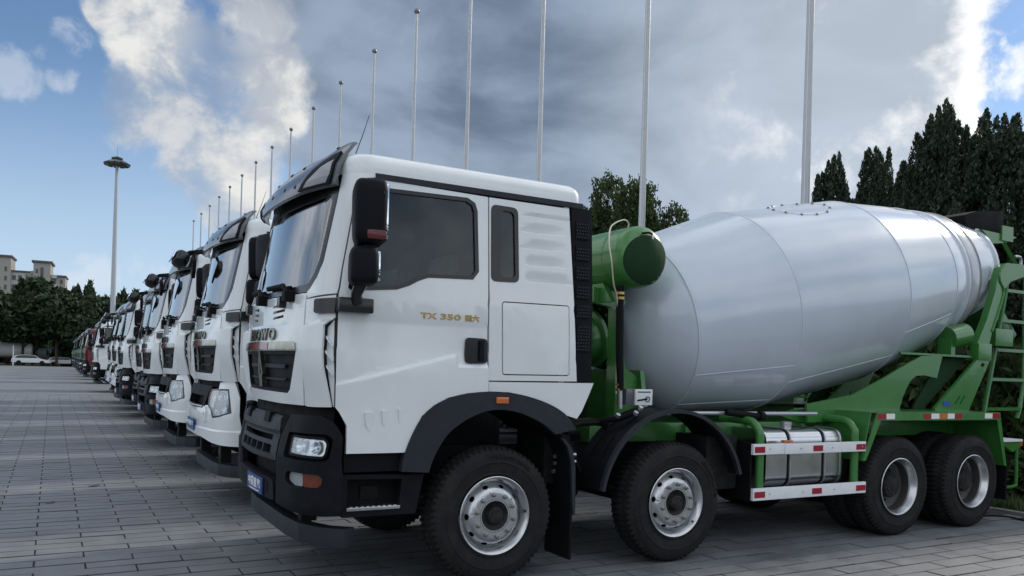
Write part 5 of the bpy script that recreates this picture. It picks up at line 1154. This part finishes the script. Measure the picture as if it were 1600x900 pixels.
# grass bank behind the trucks
lawn = sheet('grass_verge', PX1, 60, -30, 125, -.02, 'soil')
rg = np.random.default_rng(4)
n = 26000
gx = PX1 + .05 + rg.random(n) ** 1.6 * 5.0; gy = -3.5 + rg.random(n) * 9.0; h = .06 + rg.random(n) * .10; an = rg.random(n) * 2 * PI; w = .008 + .008 * rg.random(n)
lx = (rg.random(n) - .5) * .1; ly = (rg.random(n) - .5) * .1
V = np.empty((n, 3, 3)); V[:, 0] = np.c_[gx - w * np.cos(an), gy - w * np.sin(an), np.full(n, -.02)]; V[:, 1] = np.c_[gx + w * np.cos(an), gy + w * np.sin(an), np.full(n, -.02)]; V[:, 2] = np.c_[gx + lx, gy + ly, h]
def np_mesh(name, V, F, m, parent=None):
    me = bpy.data.meshes.new(name); V = V.reshape(-1, 3); F = np.asarray(F); k = F.shape[1]
    me.vertices.add(len(V)); me.vertices.foreach_set('co', V.astype(np.float32).ravel()); me.loops.add(F.size); me.loops.foreach_set('vertex_index', F.astype(np.int32).ravel())
    me.polygons.add(len(F)); me.polygons.foreach_set('loop_start', np.arange(0, F.size, k, dtype=np.int32)); me.update(calc_edges=True); me.validate()
    me.materials.append(MATS[m]); return me
gm = np_mesh('grass', V, np.arange(n * 3).reshape(-1, 3), 'grass_blade'); go = link(bpy.data.objects.new('grass', gm), None); tag(go, 'short rough grass behind the rear of the mixer truck', 'grass', kind='stuff')

# ------------------------------------------------------------------ flag poles behind the row
FX, FY0, FS, FH = 9.6, 5.42, 5.06, 16.1
pp = empty('flagpole', (FX, FY0, 0))
MB().lathe([(0, .095), (.4, .095), (8, .075), (FH - .1, .05), (FH, .05)], (0, 0, 0), (0, 0, 1), 18).build('pole', 'pole_white', pp)
MB().lathe([(0, .16), (.05, .16), (.06, .11), (.3, .10)], (0, 0, 0), (0, 0, 1), 18).build('base_collar', 'galvanised', pp)
MB().lathe([(FH, .03), (FH + .04, .09), (FH + .10, .12), (FH + .17, .11), (FH + .22, .05), (FH + .24, .005)], (0, 0, 0), (0, 0, 1), 16).build('finial', 'finial_grey', pp)
MB().tube([(-.09, -.05, 1.2), (-.065, -.03, FH - .2)], .008, 5).build('halyard', 'plate_white', pp)
ORD = ['nearest and thickest flagpole, rising behind the middle of the drum', 'flagpole rising just right of the green water tank', 'flagpole standing right above the rear half of the cab roof', 'flagpole above the middle of the cab roof', 'flagpole above the front of the cab roof, ball tip near the picture top',
       'flagpole right beside the visor tip of the nearest truck, on its right', 'flagpole just left of the nearest truck\'s visor tip', 'second flagpole left of the nearest truck\'s visor tip', 'third flagpole left of the nearest truck\'s visor tip', 'fourth flagpole left of the nearest truck\'s visor tip',
       'flagpole beside the antenna of the second truck', 'flagpole just left of the antenna of the second truck', 'fifth flagpole from the far end of the line', 'fourth flagpole from the far end of the line', 'third flagpole from the far end of the line', 'last but one flagpole at the far end of the line', 'farthest and shortest-looking flagpole at the end of the line']
for k, lb in enumerate(ORD):
    c = pp if k == 0 else copy_tree(pp)
    c.location = (FX, FY0 + FS * k, 0); tag(c, lb, 'flagpole', 'flagpoles in a line behind the trucks')

# ------------------------------------------------------------------ high-mast floodlight
ms = empty('floodlight_mast', (4.5, 128.0, 0)); tag(ms, 'tall grey lighting mast with a ring of floodlights above the far trees', 'light mast')
MB().lathe([(0, .42), (12, .36), (24, .27), (30.5, .20)], (0, 0, 0), (0, 0, 1), 20).build('mast', 'mast_grey', ms)
MB().lathe([(29.6, .3), (29.7, 1.1), (29.85, 1.15), (29.9, .3)], (0, 0, 0), (0, 0, 1), 24).build('lamp_ring', 'lamp_dark', ms)
MB().lathe([(30.55, .05), (30.6, .75), (30.8, .8), (31.0, .3), (31.1, .02)], (0, 0, 0), (0, 0, 1), 20).build('cap', 'lamp_dark', ms)
MB().tube([(0, 0, 31.0), (0, 0, 32.6)], .02, 6).build('lightning_rod', 'lamp_dark', ms)
for k in range(12):
    a = 2 * PI * k / 12; fl = MB(); M = Matrix.Rotation(a, 3, 'Z') @ Matrix.Rotation(R(28), 3, 'Y')
    fl.box(1.0, 2.0, -.36, .36, -.16, .16, .05); fl.v = [tuple(Vector((0, 0, 30.75)) + M @ Vector(v)) for v in fl.v]; fo = fl.build('floodlight', 'lamp_dark', ms)
    gl = MB(); gl.box(1.08, 1.95, -.30, .30, -.175, -.16); gl.v = [tuple(Vector((0, 0, 30.75)) + M @ Vector(v)) for v in gl.v]; gl.build('lens', 'lamp_reflector', fo)

# ------------------------------------------------------------------ trees
def crown_mesh(name, blobs, n, size, m, seed, spiky=False, flat=.5):
    """leaf clumps spread through a set of ellipsoids (cx,cy,cz,rx,ry,rz,weight) or cones"""
    g = np.random.default_rng(seed); w = np.array([b[6] for b in blobs]); w = w / w.sum(); idx = g.choice(len(blobs), n, p=w); B = np.array(blobs)[idx]
    if spiky:      # cones: base centre, radius, height
        t = g.random(n) ** 1.35; rr = np.sqrt(g.random(n)) * .35 + .65 * g.random(n) ** .35; a = g.random(n) * 2 * PI
        prof = (1 - t) ** .55 * (1 + .25 * np.sin(t * 19 + B[:, 0] * 9 + 3 * a) * np.sin(a * 2 + B[:, 1] * 5)) + .015
        P = np.c_[B[:, 0] + B[:, 3] * rr * prof * np.cos(a), B[:, 1] + B[:, 3] * rr * prof * np.sin(a), B[:, 2] + B[:, 5] * t + .25 * rr * prof * B[:, 3] * g.random(n)]
    else:
        d = g.normal(size=(n, 3)); d /= np.linalg.norm(d, axis=1)[:, None]; r = (.45 + .55 * g.random(n) ** .45)
        lump = 1 + .22 * np.sin(d[:, 0] * 7 + B[:, 0] * 5) * np.sin(d[:, 1] * 8 + B[:, 2] * 3) + .12 * np.sin(d[:, 2] * 13 + B[:, 1] * 7)
        P = B[:, :3] + d * B[:, 3:6] * (r * lump)[:, None]
    s = size * (.55 + .9 * g.random(n))
    u = g.normal(size=(n, 3)); u /= np.linalg.norm(u, axis=1)[:, None]; v = np.cross(u, g.normal(size=(n, 3))); v /= np.linalg.norm(v, axis=1)[:, None]
    if spiky: u = u * .5 + np.array([0, 0, .9]); u /= np.linalg.norm(u, axis=1)[:, None]
    V = np.empty((n, 5, 3)); s3 = s[:, None]
    wv = np.cross(u, v)
    V[:, 0] = P - u * s3; V[:, 1] = P + v * s3 * flat - u * s3 * .2; V[:, 2] = P + u * s3 * 1.1 + wv * s3 * .25; V[:, 3] = P - v * s3 * flat + u * s3 * .15; V[:, 4] = P + wv * s3 * .35
    base = np.arange(n)[:, None] * 5
    F = np.concatenate([base + np.array([[0, 1, 4]]), base + np.array([[1, 2, 4]]), base + np.array([[2, 3, 4]]), base + np.array([[3, 0, 4]])])
    return np_mesh(name, V, F, m)
def trunk_mesh(h, r, limbs, seed):
    g = random.Random(seed); b = MB(); b.tube(arc_pts([(0, 0, 0), (g.uniform(-.1, .1), g.uniform(-.1, .1), h * .35), (g.uniform(-.2, .2), g.uniform(-.2, .2), h * .7), (0, 0, h)], 4), [r * (1 - .75 * i / 12) for i in range(13)], 8)
    for k in range(limbs):
        z = h * (.3 + .55 * k / limbs); a = k * 2.4; L_ = h * g.uniform(.18, .32)
        b.tube([(0, 0, z), (L_ * .5 * math.cos(a), L_ * .5 * math.sin(a), z + L_ * .4), (L_ * math.cos(a), L_ * math.sin(a), z + L_ * .95)], [r * .4, r * .25, r * .08], 6)
    me = bpy.data.meshes.new('trunk'); me.from_pydata(b.v, [], b.f); me.materials.append(MATS['bark']); me.polygons.foreach_set('use_smooth', [True] * len(me.polygons)); return me
def conifer_blobs(seed, h, r):
    """a knobbly evergreen: many upright tufts set over an uneven cone"""
    g = random.Random(seed); bl = [(0, 0, .3, r * .60, 0, h * .84, 6.0)]
    for k in range(95):
        t = (k + .5) / 95; a = k * 2.39996 + g.uniform(-.4, .4)
        d = r * (1 - t) ** .58 * g.uniform(.45, 1.2) * (1 + .25 * math.sin(2 * a + seed) + .15 * math.sin(5 * a + 2 * seed)); z = h * (.02 + .86 * t) + g.uniform(-.3, .3)
        hh = g.uniform(.9, 1.7) * (1.0 - .25 * t); rr = g.uniform(.26, .48) * (1 - .45 * t)
        bl.append((d * math.cos(a), d * math.sin(a), max(.1, min(z, h - hh)), rr, 0, hh, rr * hh * 2.2))
    return bl
def broad_blobs(seed, h, r, k=11):
    g = random.Random(seed); bl = []
    for i in range(k):
        a = i * 2.4; t = i / k; d = r * .62 * math.sqrt(t) * g.uniform(.7, 1.15); s = r * g.uniform(.34, .52)
        bl.append((d * math.cos(a), d * math.sin(a), h * (.50 + .40 * (1 - t) * g.uniform(.6, 1.1)), s, s, s * g.uniform(.8, 1.15), s * s))
    return bl
CON = [(crown_mesh('crown', conifer_blobs(s, 10, 2.2), 48000, .064, 'leaf_conifer', s, True), trunk_mesh(8.5, .16, 0, s)) for s in (1, 2, 3)]
BRD = [(crown_mesh('crown', broad_blobs(s, 9, 3.0), 24000, .11, 'leaf_broad', s), trunk_mesh(6.5, .16, 7, s)) for s in (11, 12)]
LNE = [(crown_mesh('crown', broad_blobs(s, 10, 4.2, 14), 5200, .42, 'leaf_far', s), trunk_mesh(7, .20, 7, s)) for s in (21, 22, 23)]
FCO = [(crown_mesh('crown', conifer_blobs(s, 10, 2.3), 3500, .36, 'leaf_far', s, True), trunk_mesh(8, .18, 0, s)) for s in (31, 32)]
def tree(kind, x, y, sc, rz, name, label, group, sz=None, cat='tree'):
    r = empty(name, (x, y, -.03), rz); r.scale = (sc, sc, sz or sc)
    t = bpy.data.objects.new('trunk', kind[1]); link(t, r); c = bpy.data.objects.new('crown', kind[0]); link(c, r)
    return tag(r, label, cat, group)
# evergreens behind the rear of the mixer truck
GR = 'dark evergreens behind the trucks'
for i, (x, y, sc, sz, lb) in enumerate(((16.0, 10.1, .80, .83, 'pointed evergreen right of the nearest flagpole, leftmost of the dark evergreens'), (15.8, 8.55, .82, .81, 'pointed evergreen, second from the left of the dark evergreens'), (15.6, 7.35, .85, .74, 'lower evergreen filling the gap left of the tallest evergreens'),
        (15.2, 6.35, .92, .845, 'tallest evergreen with twin tips above the rear of the drum'), (14.6, 5.75, .85, .82, 'tall evergreen right beside the tallest one'), (14.6, 4.9, .95, .76, 'evergreen above the hopper of the mixer truck'), (14.0, 4.1, .95, .76, 'evergreen at the right edge of the picture'),
        (13.6, 2.9, .95, .74, 'evergreen behind the ladder at the right edge'), (13.2, 1.6, .9, .70, 'dark evergreen low behind the ladder'))):
    tree(CON[i % 3], x, y, sc, i * 1.3, 'evergreen_tree', lb, GR, sz)
for i, (x, y, sc, sz, lb) in enumerate(((24.5, 32.6, .80, 1.36, 'leafy tree just right of the cab roof, left of the flagpole'), (24.0, 29.3, .78, 1.34, 'leafy tree above the green water tank, behind the flagpole'), (25.0, 27.4, .66, 1.10, 'smaller leafy tree right of the flagpole above the drum front'))):
    tree(BRD[i % 2], x, y, sc, i * 2.1, 'leafy_tree', lb, 'leafy trees behind the cab', sz)
# bushes under the evergreens
bush = [crown_mesh('foliage', [(0, 0, .75, .9, .9, .85, 1), (.5, .3, .6, .7, .7, .6, .7), (-.4, -.3, .7, .8, .7, .75, .8)], 5200, .10, 'leaf_broad', s) for s in (41, 42)]
for i, (x, y, sc, sz) in enumerate(((10.3, -.1, .9, 1.0), (10.6, 1.5, 1.1, 1.5), (10.8, 3.0, 1.1, 1.6), (11.3, 4.8, 1.2, 1.7), (11.6, 6.8, 1.3, 1.6), (11.0, -1.8, 1.0, 1.2), (9.6, 1.2, .6, .42), (9.4, .2, .55, .36))):
    b = empty('shrub', (x, y, -.03), i * 1.7); b.scale = (sc, sc, sz); f = bpy.data.objects.new('foliage', bush[i % 2]); link(f, b)
    tag(b, ['low shrub at the right edge behind the tail of the truck', 'shrub behind the ladder of the mixer truck', 'tall shrub behind the rear support of the drum', 'tall shrub partly hidden by the drum mouth', 'shrub hidden mostly behind the drum', 'shrub at the far right edge', 'ground-hugging plant by the rear wheel', 'small ground-hugging plant by the kerb'][i], 'shrub', 'shrubs on the grass')
# far tree line
rt = random.Random(9)
NTH = ['leftmost', 'second', 'third', 'fourth', 'fifth', 'sixth', 'seventh', 'eighth', 'ninth', 'tenth', 'eleventh', 'twelfth', 'thirteenth', 'fourteenth', 'fifteenth']
nth = lambda i: NTH[i] if i == 0 else NTH[i] + ' from the left'
for i, x in enumerate(np.linspace(-21, 26, 14)):
    y = 133 + rt.uniform(-4, 5); s = rt.uniform(.95, 1.2)
    tree(LNE[i % 3], float(x) + rt.uniform(-1, 1), y, s, rt.uniform(0, 6), 'broadleaf_tree', 'broad dark tree, %s in the front row of the far tree line' % nth(i), 'far tree line', s * rt.uniform(.86, 1.0))
for i, x in enumerate(np.linspace(-25, 30, 12)):
    s = rt.uniform(1.0, 1.3)
    tree(LNE[(i + 1) % 3], float(x) + rt.uniform(-2, 2), 141 + rt.uniform(-3, 3), s, rt.uniform(0, 6), 'broadleaf_tree', 'broad dark tree, %s in the back row of the far tree line' % nth(i), 'far tree line', s * rt.uniform(.95, 1.05))
for i, (x, y, s) in enumerate(((.2, 146, 1.32), (2.0, 146, 1.38), (7.2, 147, 1.32), (9.0, 147, 1.30), (12.5, 146, 1.33), (14.5, 148, 1.25), (18, 147, 1.3), (21, 147, 1.25), (26, 147, 1.3))):
    tree(FCO[i % 2], x, y, s, i, 'conifer_tree', 'dark pointed conifer, %s of those rising out of the far tree line' % nth(i), 'far conifers', s)
far_scrub = [crown_mesh('foliage', [(0, 0, 1.2, 2.4, 1.8, 1.4, 1), (1.6, 0, 1.0, 1.8, 1.4, 1.1, .7), (-1.5, .2, 1.1, 1.9, 1.5, 1.2, .8)], 2200, .28, 'leaf_far', 51)]
for i in range(9):
    b = empty('shrub', (-34 + i * 4.6, 160 + rt.uniform(-1, 2), -.03), i * 2.0); b.scale = (1.6, 1.6, 2.9); f = bpy.data.objects.new('foliage', far_scrub[0]); link(f, b); tag(b, 'tall dark shrub, %s of those behind the tank trailers' % nth(i), 'shrub', 'shrubs behind the trailers')
for i in range(7):
    x = 1.0 + i * 3.6; b = empty('shrub', (x, 134 + rt.uniform(-1, 2), -.03), i); b.scale = (1.2, 1.2, 1.6); f = bpy.data.objects.new('foliage', far_scrub[0]); link(f, b); tag(b, 'far dark shrub, %s of those beside the truck row' % nth(i), 'shrub', 'far shrubs')

# ------------------------------------------------------------------ apartment block beyond the trees
bd = empty('apartment_building', (-9.0, 300.0, 0), R(-4)); tag(bd, 'pale apartment block with two beige towers above the far trees', 'building')
def bbox_part(name, x0, x1, y0, y1, z0, z1, m, parent, bev=0): return MB().box(x0, x1, y0, y1, z0, z1, bev).build(name, m, parent)
def windows(parent, x0, x1, n, z0, z1, y, fl=2.9, w=1.0, h=1.5):
    for r_ in range(int((z1 - z0) / fl)):
        for k_ in range(n):
            x = x0 + (k_ + .5) * (x1 - x0) / n; z = z0 + r_ * fl + .8
            fr = bbox_part('window', x - w / 2 - .08, x + w / 2 + .08, y - .10, y, z - .08, z + h + .08, 'wall_pale', parent); bbox_part('pane', x - w / 2, x + w / 2, y - .13, y - .10, z, z + h, 'pane_dark', fr)
wg1 = bbox_part('wall', -6.2, 0, 0, 12, 0, 27.6, 'wall_pale', bd); windows(wg1, -6.2, -4.6, 1, 18.4, 27.3, 0); windows(wg1, -2.4, -.9, 1, 18.4, 27.3, 0)
bbox_part('stair_strip', -4.2, -3.3, -.15, 0, 12, 26.6, 'pane_dark', wg1)
for r_ in range(4):
    bl = bbox_part('balcony', -.85, 0, -.9, 0, 18.5 + r_ * 2.9, 19.5 + r_ * 2.9, 'wall_beige', wg1)
wr = bbox_part('roof', -6.3, .1, -.4, 12.3, 27.6, 28.1, 'roof_dark', bd)
tw = bbox_part('tower', 0, 4.8, -1.5, 10, 0, 31.0, 'wall_beige', bd); bbox_part('tower_cap', -.5, 5.3, -2.0, 10.5, 31.0, 31.6, 'roof_dark', tw)
bbox_part('stair_glazing', 2.0, 2.8, -1.65, -1.5, 10, 29.5, 'pane_dark', tw)
windows(tw, .3, 1.7, 1, 18, 30, -1.5, w=.7)
w2 = bbox_part('wall', 4.8, 9.0, 0.2, 11, 0, 26.9, 'wall_beige', bd); bbox_part('roof', 4.8, 9.3, -.3, 11.4, 26.9, 27.4, 'roof_dark', bd); windows(w2, 5.0, 8.8, 2, 18, 26.8, .2, w=.9)
for r_ in range(4): bbox_part('balcony', 5.0, 6.6, -.7, .2, 17.6 + r_ * 2.9, 18.6 + r_ * 2.9, 'wall_pale', w2)
tw2 = bbox_part('tower', -11.0, -6.2, -1.5, 10, 0, 32.0, 'wall_beige', bd); bbox_part('tower_cap', -11.5, -5.8, -2.0, 10.5, 32.0, 32.6, 'roof_dark', tw2); windows(tw2, -10.7, -6.5, 2, 18, 30, -1.5, w=.7)
w3 = bbox_part('wall', -24, -11.0, 0, 12, 0, 28, 'wall_pale', bd); bbox_part('roof', -24.2, -11.0, -.4, 12.3, 28, 28.5, 'roof_dark', bd); windows(w3, -24, -11.2, 5, 18, 27.5, 0)

# ------------------------------------------------------------------ vehicles under the far trees
def tanker(x, y, lb, L_=9.0, r=1.05, m='far_white', z=2.15):
    t = empty('tank_trailer', (x, y, 0)); tag(t, lb, 'tank trailer')
    MB().lathe([(0, .1), (.05, r * .6), (.18, r * .92), (.4, r), (L_ - .4, r), (L_ - .18, r * .92), (L_ - .05, r * .6), (L_, .1)], (0, 0, z), (1, 0, 0), 28).build('tank', m, t)
    MB().box(.4, L_ - .4, -.45, .45, z - r - .25, z - r + .08).build('frame', 'chassis_black', t)
    MB().box(.6, L_ - .6, -1.15, -1.05, z - r - .1, z - r + .12).build('side_rail', 'red_paint', t)
    MB().lathe([(0, .35), (.25, .35)], (L_ / 2, 0, z + r - .03), (0, 0, 1), 14).build('manhole', m, t)
    for xx in (L_ - 3.2, L_ - 1.9, 1.5):
        for yy in (-1.1, .8): MB().lathe([(0, .30), (0, .46), (.04, .5), (.26, .5), (.3, .46), (.3, .3)], (xx, yy, .5), (0, 1, 0), 20).build('wheel', 'tyre_rubber', t)
    return t
tanker(-16.6, 136, 'white tank trailer parked under the far trees at the left edge', 11.0, 1.05)
tanker(-5.1, 139, 'short grey tank trailer right of the white one under the far trees', 4.2, .80, 'mast_grey', 1.75)
cr = empty('parked_car', (-8.2, 131.5, 0)); tag(cr, 'white car parked in front of the tank trailers under the far trees', 'car')
body = [(0, .35), (.05, .75), (.9, .88), (1.35, 1.02), (1.9, 1.42), (3.3, 1.50), (4.3, 1.38), (4.75, .95), (4.85, .60), (4.8, .35)]
body = [(4.85 - x, z) for x, z in body][::-1]
MB().prism(body, 1, -.9, .9, .06).build('body', 'far_white', cr)
gls = [(4.85 - x, z) for x, z in [(1.45, 1.02), (1.95, 1.38), (3.3, 1.45), (4.1, 1.34), (4.4, 1.0)]][::-1]
MB().prism(gls, 1, -.915, .915, .01).build('window', 'pane_dark', cr)
for xx in (.95, 3.85):
    for yy in (-.93, .70): MB().lathe([(0, .2), (0, .30), (.03, .33), (.2, .33), (.23, .3)], (xx, yy, .33), (0, 1, 0), 20).build('wheel', 'tyre_rubber', cr)
c2 = copy_tree(cr); c2.location = (-3.8, 134.0, 0); tag(c2, 'grey-white car half hidden right of the white parked car', 'car'); c2.scale = (.95, 1, .85)
ps = empty('marker_post', (-7.6, 121.0, 0)); tag(ps, 'pale slim post at the edge of the paving before the far trees', 'post')
MB().lathe([(0, .08), (2.6, .07), (2.65, .03)], (0, 0, 0), (0, 0, 1), 14).build('post', 'mast_grey', ps); MB().box(-.1, .1, -.08, .08, 2.65, 2.85, .02).build('lamp_head', 'lamp_dark', ps)

# ------------------------------------------------------------------ woods across the yard, behind the photographer (seen only as the horizon mirrored in the paint)
wb = []
for k in range(34):
    x = -110 + k * 7.0; hgt = 4.5 + 2.2 * math.sin(k * 1.7) + 1.2 * math.sin(k * 4.1); wb.append((x, -95 + 6 * math.sin(k * 2.3), hgt * .75, 5.0, 4.0, hgt, 1.0))
wm = crown_mesh('woods', wb, 9000, .9, 'leaf_far', 77); wo = link(bpy.data.objects.new('woods', wm), None); tag(wo, 'dark belt of woods on the far side of the yard', 'woods', kind='stuff')
